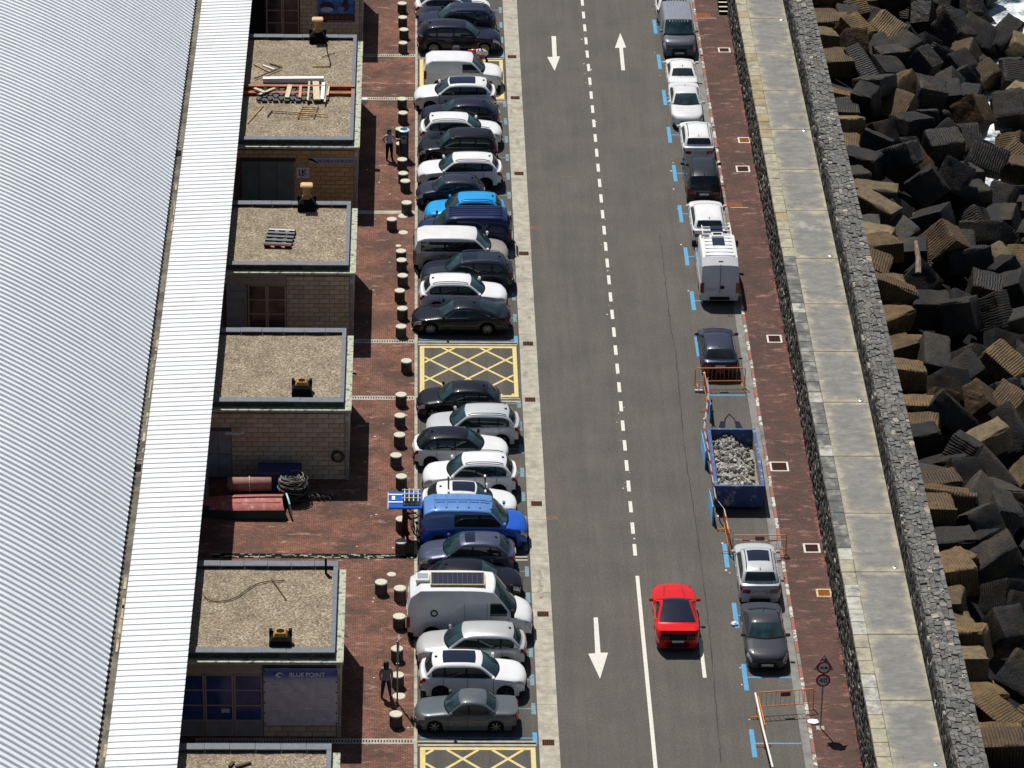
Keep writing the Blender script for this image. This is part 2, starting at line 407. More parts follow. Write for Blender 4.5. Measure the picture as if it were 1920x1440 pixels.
# wandering tar seam in the near lane
pts_ = [P(1237, 440, 0), P(1242, 480, 0), P(1258, 617, 0), P(1267, 662, 0), P(1283, 838, 0), P(1308, 1005, 0), P(1330, 1180, 0), P(1352, 1430, 0)]
b = MB()
for a, c in zip(pts_[:-1], pts_[1:]):
    n_ = max(2, int((c - a).length / .35))
    for i in range(n_):
        u, v = a.lerp(c, i / n_), a.lerp(c, (i + 1) / n_); ox = .05 * mnoise.noise((u.y * 1.3, 0, 7)); w_ = .012 + .03 * max(0, mnoise.noise((u.y * .6, 4, 0)) + .25)
        flat(b, [(u.x + ox - w_, u.y), (u.x + ox + w_, u.y), (v.x + ox + w_, v.y), (v.x + ox - w_, v.y)], .0072)
struct('road_seam', b, mat('tar_seam', (.05, .047, .044, 1), rough=.9))
b = MB()
for i in range(22):
    y = R.uniform(-6, 95); x = 5.42 + R.uniform(-.25, .25); rr = R.uniform(.03, .17)
    b.lathe([(rr, 0), (rr * .6, .0015)], 9, (x, y, .0206), sq=(.8, R.uniform(1, 3.5)))
p_ = P(1008, 1100, 0)
for i in range(9): b.lathe([(.05 + .05 * R.random(), 0), (.03, .0015)], 8, (5.42 + R.uniform(-.05, .06), p_.y - .9 + i * .28, .021), sq=(1, 2.2))
struct('oil_stain', b, mat('oil_grey', (.29, .265, .215, 1), rough=.9, var=.35, vs=4))
b = MB()
for i in range(70):
    y = R.uniform(-4, 92); x = (9.73 + R.uniform(-.3, .15)) if i < 36 else 13.75 + R.uniform(-.15, .15)
    flat(b, rect(x, x + R.uniform(.02, .09), y, y + R.uniform(.04, .14)), .0085)
struct('paint_specks', b, WHITEP)
# drain grates, manholes
for i, (px, py) in enumerate(((960, 107), (966, 184), (973, 326), (982, 476), (990, 645), (994, 750), (1006, 945), (1018, 1152), (1028, 1393))):
    p = P(px, py, 0)
    o = tag(MB().box((p.x, p.y, .018), (.5, .42, .03)).build('drain_grate', GRATE), 'rusty drain grate in the pale kerb strip, number %s from the far end' % 'one two three four five six seven eight nine'.split()[i], 'grate', 'rusty grates along the pale strip')
    b = MB()
    for k in range(6): b.box((p.x - .2 + k * .08, p.y, .036), (.03, .38, .012))
    b.build('slots', BLACK, o)
for px, py, w in ((1003, 427, 19), (1035, 971, 22)):
    p = P(px, py, 0); b = MB(); flat(b, rect(p.x - .25, p.x + .27, p.y - .2, p.y + .2), .0075); struct('road_patch', b, mat('brown_patch', (.17, .1, .075, 1), rough=.95, var=.2, vs=5))
WFR = mat('white_painted_frame', (.6, .58, .52, 1), rough=.8, var=.12, vs=8, dirt=(.3, .22, .18, 1), ds=9, dlo=.58, dhi=.7)
MH = [(1358, 94, .62, .62, 'white', 'next to the dark grey van'), (1395.5, 263, .6, .7, 'cream', 'abreast of the white compact SUV'), (1393, 317, .66, .75, 'white', 'beside the black off-roader'),
      (1452, 635.5, .66, .78, 'white', 'beside the charcoal hatchback'), (1461, 875, .78, .85, 'white', 'beside the blue rubble skip'), (1522, 1028, .66, .75, 'white', 'beside the silver SUV with glass roof'), (1545, 1112, .6, .62, 'yellowish', 'by the dark grey saloon')]
for px, py, w, d, c, w2 in MH:
    p = P(px, py, .12)
    o = thing('manhole_cover', 'rust red manhole cover with %s painted frame %s' % (c, w2), 'manhole', (p.x, p.y, .12), 0, 'manhole covers in the right pavement')
    MB().box((0, 0, .006), (w - .1, d - .1, .012)).build('lid', mat('dark_red_lid', (.03, .006, .004, 1), rough=.8, var=.3, vs=9) if c == 'white' else mat('orange_rust_lid', (.2, .06, .012, 1), rough=.85, var=.3, vs=9), o)
    b = MB()
    for sx in (-1, 1): b.box((sx * (w / 2), 0, .006), (.09, d + .09, .016)); b.box((0, sx * d / 2, .006), (w - .09, .09, .016))
    b.build('frame', WFR if c != 'yellowish' else mat('cream_frame', (.5, .43, .25, 1), rough=.8, var=.2, vs=8), o)
for px, py, w, d, w2 in ((1378, 384, .75, .6, 'beside the white coupe SUV'), (1319, 29, .85, .75, 'by the striped steps at the top')):
    p = P(px, py, .12)
    o = thing('manhole_cover', 'frameless rust orange manhole cover %s' % w2, 'manhole', (p.x, p.y, .12), 0, 'manhole covers in the right pavement')
    MB().box((0, 0, .006), (w, d, .016)).build('lid', RUST, o); MB().box((.2, -d / 2 - .06, .005), (w + .2, .05, .013)).build('painted_edge', WFR, o)

# ================================================================== SEA WALL
ZW = 2.8
STONE = [mat('wall_stone_%s' % k, c, rough=.85, var=.35, vs=4, bump=.6, bs=18) for k, c in (('black', (.028, .027, .026, 1)), ('dark', (.06, .056, .05, 1)), ('grey', (.11, .105, .095, 1)), ('pale', (.3, .28, .23, 1)))]
JOINT = mat('stone_joint', (.012, .012, .012, 1), rough=.95)
sw = thing('retaining_wall', 'tall dark rubble stone wall along the back of the right pavement', 'wall', (18.2, 40, 0))
def L(o, x, y, z=0): return (x - o.location.x, y - o.location.y, z - o.location.z)
MB().add([L(sw, 18.24, -40, -.3), L(sw, 18.24, 120, -.3), L(sw, 18.34, 120, ZW - .22), L(sw, 18.34, -40, ZW - .22), L(sw, 20.9, -40, -.3), L(sw, 20.9, 120, -.3), L(sw, 20.9, 120, ZW - .22), L(sw, 20.9, -40, ZW - .22)],
         [(0, 1, 2, 3), (4, 5, 6, 7), (0, 4, 7, 3), (1, 5, 6, 2), (3, 2, 6, 7)]).build('core', JOINT, sw)
# small face stones (too fine to pick apart): one part, real geometry
b = MB()
z = .12; row = 0
while z < ZW - .25:
    h = R.uniform(.15, .24); y = -14 + R.uniform(0, .2)
    while y < 104:
        w = R.uniform(.14, .42); dx = R.uniform(-.035, .02); x = 18.24 - .02 + .1 * (z / ZW) + dx; g = .012
        sk = R.uniform(-.03, .03); x2 = x + .1 * h / ZW
        mi = 0 if R.random() < .42 else (1 if R.random() < .62 else (2 if R.random() < .8 else 3))
        a = [L(sw, x - .02, y + g, z + g), L(sw, x - .02, y + w - g, z + g + sk), L(sw, x2 - .03, y + w - g, z + h - g + sk * .4), L(sw, x2 - .03, y + g, z + h - g)]
        c = [(q[0] + .1, q[1], q[2]) for q in a]
        b.add(a + c, [(0, 1, 2, 3), (0, 4, 5, 1), (1, 5, 6, 2), (2, 6, 7, 3), (3, 7, 4, 0)], mi)
        y += w
    z += h; row += 1
o = b.build('face_stones', STONE, sw); o['kind'] = 'stuff'
# coping stones on top of the wall: each one a piece
COP = [mat('coping_%s' % k, c, rough=.9, var=.2, vs=3, bump=.3, bs=20, dirt=d, ds=1.6, dlo=.48, dhi=.66) for k, c, d in (('cream', (.36, .33, .24, 1), (.2, .19, .15, 1)), ('tan', (.33, .27, .16, 1), (.2, .17, .12, 1)), ('pale', (.42, .41, .36, 1), (.14, .14, .13, 1)), ('dark', (.12, .12, .115, 1), (.3, .29, .26, 1)))]
y = -12.0; k = 0
while y < 102:
    ln = 1.06; far = y > 42.2; mid = 12.5 < y <= 42.2
    if mid and R.random() < .9: m = COP[3]
    elif far: m = COP[0] if R.random() < .75 else COP[1]
    else: m = COP[2] if R.random() < .6 else COP[0]
    w = .6; MB().bbox(L(sw, 18.56 + R.uniform(-.012, .012), y + ln / 2, ZW - .1), (w, ln - .03, .22 + R.uniform(-.01, .02)), .02).build('coping_stone', m, sw); y += ln
MB().box(L(sw, 18.29, 26, ZW - .16), (.05, 33, .05)).build('ledge_pipe', CONC, sw)

# --- slab walkway
def slabmat():
    m = bpy.data.materials.new('stained_walkway_slab'); n = N(m)
    sp = n.n('SeparateXYZ'); n.l(n.co('Generated'), sp.inputs[0])
    def edge(o, wid):
        a = n.n('Math', operation='SUBTRACT'); n.l(o, a.inputs[0]); a.inputs[1].default_value = .5
        c = n.n('Math', operation='ABSOLUTE'); n.l(a.outputs[0], c.inputs[0])
        d = n.n('MapRange'); n.l(c.outputs[0], d.inputs[0]); d.inputs[1].default_value = .5 - wid; d.inputs[2].default_value = .5; return d.outputs[0]
    mx = n.n('Math', operation='MAXIMUM'); n.l(edge(sp.outputs[0], .22), mx.inputs[0]); n.l(edge(sp.outputs[1], .13), mx.inputs[1])
    ob = n.n('ObjectInfo'); av = n.n('VectorMath', operation='ADD'); n.l(n.co('Object'), av.inputs[0]); n.l(ob.outputs['Location'], av.inputs[1])
    nz = n.noise(1.5, 6, .6, vec=av.outputs[0])
    ad = n.n('Math', operation='ADD'); n.l(mx.outputs[0], ad.inputs[0])
    s_ = n.n('MapRange'); n.l(nz, s_.inputs[0]); s_.inputs[1].default_value = .3; s_.inputs[2].default_value = .7; s_.inputs[3].default_value = -.6; s_.inputs[4].default_value = .6; n.l(s_.outputs[0], ad.inputs[1])
    c = n.ramp(ad.outputs[0], [(.1, (.21, .206, .192, 1)), (.42, (.235, .227, .202, 1)), (.75, (.29, .27, .215, 1)), (1, (.36, .33, .26, 1))])
    mp = n.n('Mapping'); mp.inputs['Scale'].default_value = (.9, 1.7, 1); n.l(av.outputs[0], mp.inputs[0])
    st = n.ramp(n.noise(1.6, 7, .75, vec=mp.outputs[0]), [(.35, .72), (.65, 1.12)])
    c = n.mix(1.0, c, st, 'MULTIPLY')
    wh = n.ramp(n.noise(.5, 6, .7, vec=av.outputs[0]), [(.62, 0.0), (.72, .45)])
    c = n.mix(wh, c, (.5, .48, .42, 1))
    n.set(Base_Color=c, Roughness=.9, Specular_IOR_Level=.2); n.bump(n.noise(40, 3), .25, .01); return m
SLABM = slabmat()
ww = thing('walkway', 'x', 'x', (19.93, 40, 0)); del ww['label'], ww['category']; ww['kind'] = 'structure'
jy = [P(1600, v, 3.6 * 0 + ZW).y for v in (1313, 1189, 1072, 962, 855, 754, 659, 570, 485, 395, 318, 243, 171, 102, 36)]
jy = [jy[0] - 10.4, jy[0] - 5.2] + jy + [jy[-1] + 5.2 * i for i in (1, 2, 3, 4)]
for a, c in zip(jy[:-1], jy[1:]):
    o = MB().bbox((0, 0, 0), (2.12, c - a - .05, .2 + R.uniform(-.008, .008)), .015).build('slab', SLABM, ww); o.location = L(ww, 19.93, (a + c) / 2, ZW - .1)
MB().box(L(ww, 19.93, 40, ZW - .16), (2.16, 130, .12)).build('bed', JOINT, ww)
for px, py in ((1466, 37), (1508, 245), (1557, 480), (1614, 751), (1679, 1064), (1756, 1434)):
    p = P(px, py, ZW); o = tag(MB().lathe([(.13, 0), (.13, .02), (.07, .05), (.05, .05)], 14, (0, 0, 0)).build('floor_light', mat('light_rim', (.6, .66, .68, 1), rough=.3, metal=.6)), 'small round steel light set in the slab walkway near its seaward side', 'floor light', 'round floor lights in the walkway')
    o.location = (p.x, p.y, ZW); MB().lathe([(.06, .046), (.05, .056)], 10).build('lens', GLASS, o)

# --- parapet of rubble stone
pw = thing('parapet_wall', 'broad sea wall topped with rough grey stones beside the breakwater', 'wall', (21.68, 40, ZW))
ZT = 4.0
MB().box(L(pw, 21.68, 40, (ZT + -2.5) / 2 - .02), (1.30, 150, ZT + 2.5 - .06)).build('core', mat('stone_mortar', (.1, .095, .086, 1), rough=.95, var=.3, vs=5), pw)
PST = [mat('parapet_stone_%s' % k, c, rough=.88, var=.3, vs=3, bump=.7, bs=9, dirt=d, ds=2.2, dlo=.55, dhi=.7) for k, c, d in (('a', (.15, .145, .135, 1), (.08, .08, .075, 1)), ('b', (.115, .113, .108, 1), (.2, .195, .18, 1)), ('c', (.185, .175, .16, 1), (.1, .1, .095, 1)), ('d', (.33, .29, .22, 1), (.2, .18, .15, 1)))]
jit = {}
def jv(i, k):
    if (i, k) not in jit: jit[(i, k)] = (R.uniform(-.085, .085), R.uniform(-.085, .085), R.uniform(.0, .045))
    return jit[(i, k)]
cells = []; NR = 6; dxs = 1.36 / NR; dys = .33; XL = 21.0
def vpos(i, k):
    j = jv(i, k); ex = 0 if i in (0, NR) else j[0]
    return (XL + i * dxs + ex, -12 + k * dys / 2 + j[1] * .8, ZT + j[2])
for i in range(NR):
    for k in range(-1 + (i % 2), 700, 2):
        v = [vpos(i, k), vpos(i, k + 1), vpos(i, k + 2), vpos(i + 1, k + 2), vpos(i + 1, k + 1), vpos(i + 1, k)]
        cells.append(v)
cells.sort(key=lambda v: v[0][1])
def stone(b, v, mi, org):
    cx = sum(p[0] for p in v) / 6; cy = sum(p[1] for p in v) / 6; hz = R.uniform(-.025, .055); tx, ty = R.uniform(-.1, .1), R.uniform(-.1, .1)
    top = [(cx + (p[0] - cx) * .91 - org[0], cy + (p[1] - cy) * .91 - org[1], p[2] + hz + tx * (p[0] - cx) + ty * (p[1] - cy) - org[2]) for p in v]
    mid = [(cx + (p[0] - cx) * .988 - org[0], cy + (p[1] - cy) * .988 - org[1], ZT - .03 + hz * .4 - org[2]) for p in v]
    bot = [(q[0], q[1], ZT - .09 - org[2]) for q in mid]
    fs = [tuple(range(6))]
    for a in range(2):
        for i in range(6): fs.append((a * 6 + i, a * 6 + (i + 1) % 6, a * 6 + 6 + (i + 1) % 6, a * 6 + 6 + i))
    b.add(top + mid + bot, fs, mi)
rest = MB()
for n_, v in enumerate(cells):
    mi = R.choices((0, 1, 2, 3), (5, 5, 3, .35))[0]
    if n_ < 300 + 70 and n_ >= 70: bb = MB(); stone(bb, v, 0, pw.location); bb.build('stone', PST[mi], pw)
    else: stone(rest, v, mi, pw.location)
o = rest.build('stones_further_off', PST, pw); o['kind'] = 'stuff'
b = MB()   # the inner face stones
z = ZW + .02
while z < ZT - .1:
    h = R.uniform(.16, .26); y = -12.
    while y < 102:
        w = R.uniform(.16, .4); x = 21.0 + R.uniform(-.02, .03); mi = R.choices((0, 1, 2, 3), (6, 3, 1, .4))[0]; g = .012
        a = [L(pw, x, y + g, z + g), L(pw, x, y + w - g, z + g), L(pw, x, y + w - g, z + h - g), L(pw, x, y + g, z + h - g)]
        b.add(a + [(q[0] + .1, q[1], q[2]) for q in a], [(0, 1, 2, 3), (0, 4, 5, 1), (1, 5, 6, 2), (2, 6, 7, 3), (3, 7, 4, 0)], mi); y += w
    z += h
o = b.build('face_stones', STONE, pw); o['kind'] = 'stuff'
b = MB()    # white droppings and lime streaks, as thin raised crusts
for i in range(120):
    x, y = R.uniform(21.15, 22.25), R.uniform(-3, 95); a = R.uniform(0, PI); l = R.uniform(.03, .16); w = R.uniform(.015, .05)
    M_ = Matrix.Rotation(a, 3, 'Z'); b.box(L(pw, x, y, ZT + .075), (l, w, .03), M=M_)
o = b.build('lime_crust', mat('lime_white', (.55, .53, .47, 1), rough=.9, var=.1, vs=8), pw); o['kind'] = 'stuff'

# striped steps at the foot of the wall, top of the picture
p = P(1366, 30, .12)
st = thing('steps', 'short flight of yellow and black striped steps against the stone wall', 'steps', (17.95, p.y, .12))
for i in range(5):
    MB().box((0, .35 + i * .32, .08 * (i + 1)), (.5, .32, .16 * (i + 1))).build('step', BLACK, st)
    MB().box((0, .30 + i * .32, .16 * (i + 1) + .012), (.5, .16, .02)).build('nosing', mat('cream_nosing', (.6, .54, .36, 1), rough=.8), st)

# ================================================================== BREAKWATER
def watermat():
    m = bpy.data.materials.new('foaming_sea_water'); n = N(m)
    f = n.ramp(n.noise(.35, 8, .72), [(.42, 0.0), (.58, 1.0)])
    c = n.mix(f, (.02, .06, .075, 1), (.85, .87, .88, 1))
    n.set(Base_Color=c, Roughness=n.ramp(f, [(0, .08), (1, .9)])); n.bump(n.noise(2.0, 6), .5, .15); return m
b = MB(); nx, ny = 30, 60
b.grid([[(22.4 + 9 * i, -80 + 5 * j, -3.2 + .12 * mnoise.noise((i * 1.3, j * 1.1, 0))) for j in range(ny)] for i in range(nx)])
struct('sea', b, watermat(), smooth=60)
rubble = MB()
rubble.add([(22.3, -60, 1.2), (22.3, 130, 1.2), (36, 130, -6.5), (36, -60, -6.5)], [(0, 1, 2, 3)])
struct('breakwater_core', rubble, mat('wet_dark_rubble', (.012, .012, .013, 1), rough=.9, var=.5, vs=1.5, bump=1, bs=2))
def blockmat(name, col, col2, ribs, rib_amt=.5, wet=.6):
    m = bpy.data.materials.new(name); n = N(m)
    c = n.ramp(n.noise(1.3, 6, .7), [(.32, col), (.68, col2)])
    c = n.mix(n.ramp(n.noise(.7, 4, .6), [(.45, 0.0), (.7, .55)]), c, (.09, .066, .036, 1))
    ob = n.n('ObjectInfo')
    rv = n.ramp(ob.outputs['Random'], [(0, .7), (1, 1.35)])
    c = n.mix(1.0, c, rv, 'MULTIPLY')
    c = n.mix(n.ramp(n.noise(4.5, 5, .7), [(.5, 0.0), (.66, .7)]), c, n.mix(.7, c, (.01, .01, .011, 1)))
    n.set(Base_Color=c, Roughness=wet, Specular_IOR_Level=.18)
    if ribs:
        w = n.n('TexWave', Scale=2.3, Distortion=5.0, Detail=5.0); w.bands_direction = 'X'; n.l(n.co(), w.inputs['Vector'])
        ad = n.n('Math', operation='MULTIPLY_ADD'); n.l(n.noise(9, 3), ad.inputs[0]); ad.inputs[1].default_value = .9; n.l(w.outputs['Fac'], ad.inputs[2])
        n.bump(ad.outputs[0], rib_amt * .6, .06)
        mk = n.ramp(n.noise(.8, 4, .6), [(.4, 0.0), (.6, 1.0)]); c2 = n.mix(mk, c, n.mix(n.ramp(w.outputs['Fac'], [(.2, .45), (.5, 0.0)]), c, (.008, .008, .009, 1))); n.set(Base_Color=c2)
    else: n.bump(n.noise(9, 7, .75), .9, .07)
    return m
BM = {'ochre ribbed': blockmat('ochre_ribbed_block', (.17, .105, .04, 1), (.08, .052, .025, 1), True, .7),
      'tan smooth': blockmat('tan_smooth_block', (.2, .145, .075, 1), (.1, .08, .05, 1), False),
      'brown ribbed': blockmat('brown_ribbed_block', (.11, .066, .03, 1), (.045, .031, .018, 1), True, .8),
      'charcoal ribbed': blockmat('charcoal_ribbed_block', (.028, .027, .026, 1), (.011, .011, .012, 1), True, 1.0, .6),
      'charcoal smooth': blockmat('charcoal_smooth_block', (.017, .017, .018, 1), (.007, .007, .008, 1), False, wet=.6),
      'grey smooth': blockmat('grey_smooth_block', (.055, .051, .044, 1), (.022, .021, .02, 1), False)}
def blockmesh(d, seed):
    bm = bmesh.new(); bmesh.ops.create_cube(bm, size=1.0); bmesh.ops.subdivide_edges(bm, edges=bm.edges[:], cuts=9, use_grid_fill=True)
    r = random.Random(seed); off = Vector((r.uniform(-9, 9), r.uniform(-9, 9), r.uniform(-9, 9))); sk = [r.uniform(-.12, .12) for _ in range(4)]
    for v in bm.verts:
        p = Vector((v.co.x * d[0], v.co.y * d[1], v.co.z * d[2])); n = Vector([(1 if abs(abs(v.co[i]) - .5) < 1e-4 else 0) * (1 if v.co[i] > 0 else -1) for i in range(3)])
        k = sum(abs(c) for c in n)
        if k > 1: p -= n * (.026 + .1 * max(0, mnoise.noise(p * 2.6 + off)) + (.12 * max(0, mnoise.noise(p * .8 + off)) if k > 2 else 0))
        p += n.normalized() * (.04 * mnoise.noise(p * 1.1 + off * 2) + .03 * mnoise.noise(p * 3.3 + off))
        p.x += sk[0] * p.z + sk[1] * p.y; p.y += sk[2] * p.z
        v.co = p
    b = MB(); bm.verts.index_update(); b.v = [tuple(v.co) for v in bm.verts]; b.f = [tuple(v.index for v in f.verts) for f in bm.faces]; b.m = [0] * len(b.f); bm.free(); return b
SHAPES = [(1.75, 1.75, 1.75), (2.1, 1.4, 1.5), (2.5, 1.3, 1.3), (1.6, 1.6, 1.95), (2.0, 1.9, 1.1), (2.8, 1.1, 1.1)]
BME = {(k, i): blockmesh(d, i * 7).mesh('breakwater_block', BM[k], 35) for k in BM for i, d in enumerate(SHAPES)}
DESC = {'ochre ribbed': 'ochre concrete block with ribbed faces', 'tan smooth': 'tan concrete block with smooth faces', 'brown ribbed': 'brown concrete block with ribbed faces', 'charcoal ribbed': 'wet charcoal concrete block with ribbed faces', 'charcoal smooth': 'wet charcoal concrete block with smooth faces', 'grey smooth': 'grey concrete block with smooth faces'}
RB = random.Random(5); NB = [0]
SHORT = {k: v.replace(' with ribbed faces', '').replace(' with smooth faces', '').replace('concrete', ('ribbed' if 'ribbed' in v else 'smooth') + ' concrete') for k, v in DESC.items()}
def ordw(n):
    u = 'zeroth first second third fourth fifth sixth seventh eighth ninth tenth eleventh twelfth thirteenth fourteenth fifteenth sixteenth seventeenth eighteenth nineteenth'.split()
    if n < 20: return u[n]
    t = {2: 'twent', 3: 'thirt', 4: 'fort', 5: 'fift', 6: 'sixt'}[n // 10]
    return t + 'ieth' if n % 10 == 0 else t + 'y-' + u[n % 10]
def block(kind, i, loc, rot, where):
    px, py = Q(*loc)
    if px > 2010 or py < -70 or py > 1530: return
    if px > 1845 and py < 190 and RB.random() < .55: return
    o = put('breakwater_block', BME[(kind, i)]); o.location = loc; o.rotation_euler = rot
    if 'wall' in where: NB[0] += 1; tag(o, '%s against the sea wall, %s from the near end' % (SHORT[kind], ordw(NB[0])), 'concrete block', 'breakwater blocks laid along the sea wall')
    else:
        zone = ('at the far end' if loc[1] > 62 else 'beyond the white van' if loc[1] > 40 else 'abreast of the skip' if loc[1] > 20 else 'at the near end') + (', second row out' if loc[0] < 27.5 else ', third row out' if loc[0] < 30 else ', well out to sea')
        tag(o, SHORT[kind] + ' in the heap ' + zone, 'concrete block', 'breakwater blocks: %s %s' % (kind, zone))
y = -9.0
while y < 100:      # first row, laid fairly square against the parapet
    i = RB.choices((1, 2, 4, 5, 0), (3, 3, 2, 3, 1))[0]; d = SHAPES[i]; zt = 2.0 + RB.uniform(-1.0, .55)
    k = RB.choices(('ochre ribbed', 'tan smooth', 'brown ribbed', 'grey smooth', 'charcoal ribbed', 'charcoal smooth'), (3, 2, 2.6, 1.4, 1, .8))[0]
    block(k, i, (22.25 + d[0] / 2 + RB.uniform(-.5, .4), y + d[1] / 2, zt - d[2] / 2), (RB.gauss(0, .12), RB.gauss(.05, .12), RB.gauss(0, .2) if RB.random() < .8 else RB.uniform(-.9, .9)), ' laid against the sea wall')
    y += d[1] + RB.uniform(-.1, .6)
gx = 0
x = 25.2
while x < 40:
    y = -9.0 + RB.uniform(0, 1)
    while y < 108:
        i = RB.choices(range(6), (4, 3, 2, 3, 2, 1))[0]
        slope = 1.15 - (x - 25.6) * .33
        z = slope + RB.uniform(-1.3, .75) - .5
        t = RB.random()
        if t < .13: y += 2.0; continue
        k = RB.choices(list(BM), (1.1, .7, 1.3, 3.6, 3.4, 1.2) if x < 29 else (.5, .4, 1.3, 4, 3.6, 1.2))[0]
        amp = .65
        block(k, i, (x + RB.uniform(-.5, .5), y, z), (RB.gauss(0, amp), RB.gauss(0, amp), RB.uniform(0, PI)), ' heaped in the breakwater')
        y += RB.uniform(1.6, 2.6)
    x += 1.6
# a bleached log standing among the blocks
lg = P(1722, 512, 1.4); lt = P(1717, 452, 2.6)
tag(MB().tube([lg, lg.lerp(lt, .4) + Vector((.06, 0, 0)), lt], [.16, .14, .1], 8).build('driftwood_log', mat('bleached_wood', (.42, .32, .25, 1), rough=.9, var=.4, vs=5)), 'pale driftwood log wedged upright among the dark breakwater blocks', 'log')
# ================================================================== WAREHOUSE
wh = thing('warehouse', 'long warehouse with arched white corrugated roof at the left edge', 'warehouse', (-14, 40, 0))
def ribbed(xs_z, y0, y1, pitch, h, flat_top, slope):
    """corrugated sheet: xs_z list of (x,z) down the slope, ribs repeated along y"""
    b = MB(); ys = []
    y = y0
    while y < y1:
        ys += [(y, 0), (y + pitch - flat_top - 2 * slope, 0), (y + pitch - flat_top - slope, h), (y + pitch - slope, h)]; y += pitch
    rows = []
    for i, (x, z) in enumerate(xs_z):
        a = xs_z[max(i - 1, 0)]; c = xs_z[min(i + 1, len(xs_z) - 1)]; d = Vector((c[0] - a[0], 0, c[1] - a[1])).normalized(); n = Vector((-d.z, 0, d.x))
        if n.z < 0: n = -n
        rows.append([(x + n.x * dh - wh.location.x, yy - wh.location.y, z + n.z * dh) for yy, dh in ys])
    b.grid(rows); return b
ZE = 5.02; XE = -12.46
arc = [(XE - t, ZE + .80 * t - .021 * t * t) for t in [i * 1.0 for i in range(16)]]
ribbed(arc, -30, 112, .44, .085, .2, .03).build('arched_roof', SHEET, wh)
ribbed([(-12.07, 4.90), (-10.7, 4.965), (-9.28, 5.03)], -30, 112, .45, .036, .2, .018).build('canopy_roof', SHEET2, wh)
G = MB(); lo = wh.location
for (x0, x1, z0, z1) in ((-12.62, -12.06, 4.74, 4.76), (-12.64, -12.6, 4.74, 4.92), (-12.1, -12.06, 4.74, 4.88)):
    G.box(((x0 + x1) / 2 - lo.x, 0, (z0 + z1) / 2), (x1 - x0, 142, z1 - z0))
G.build('gutter', GUTTER, wh)
b = MB()
for i in range(160):
    y = -30 + i * .9 + R.uniform(-.3, .3)
    if mnoise.noise((y * .06, 1, 5)) > .05 and R.random() < .7: b.box((-12.17 + R.uniform(-.05, .02) - lo.x, y - lo.y, 4.775), (R.uniform(.04, .12), R.uniform(.2, 1.3), .04))
o = b.build('gutter_silt', mat('pale_silt', (.42, .35, .24, 1), rough=.95, var=.3, vs=3), wh); o['kind'] = 'stuff'
for px, py in ((338, 275), (258, 862)):
    y = P(px, py, 4.95).y; MB().box((-12.4 - lo.x, y - lo.y, 4.93), (.55, .05, .05)).build('gutter_brace', CONC, wh)
    MB().box((-12.32 - lo.x, y - .45 - lo.y, 4.66), (.3, .6, .28)).build('gutter_outlet', BLACK, wh)
MB().box((-9.30 - lo.x, 0, 4.93), (.03, 142, .12)).build('canopy_fascia', CAPM, wh)
MB().box((-12.6 - lo.x, 0, 2.3), (.3, 142, 4.6)).build('wall', BLOCKM[1], wh)
MB().box((-27.5 - lo.x, 0, 6.0), (.3, 142, 11.5)).build('wall', BLOCKM[1], wh)
for y in (-30, 112): MB().prism([(x - lo.x, z) for x, z in [(-27.4, 0.0)] + [(a, c - .1) for a, c in reversed(arc)] + [(-12.5, 0.0)]], 0, .25).build('gable', BLOCKM[1], wh).matrix_local = Matrix.Translation((0, y - lo.y, 0)) @ Matrix.Rotation(PI / 2, 4, 'X')
for k in range(9):
    y = -24 + 15.2 * k; MB().box((-9.6 - lo.x, y - lo.y, 2.45), (.2, .2, 4.9)).build('canopy_post', CAPM, wh)

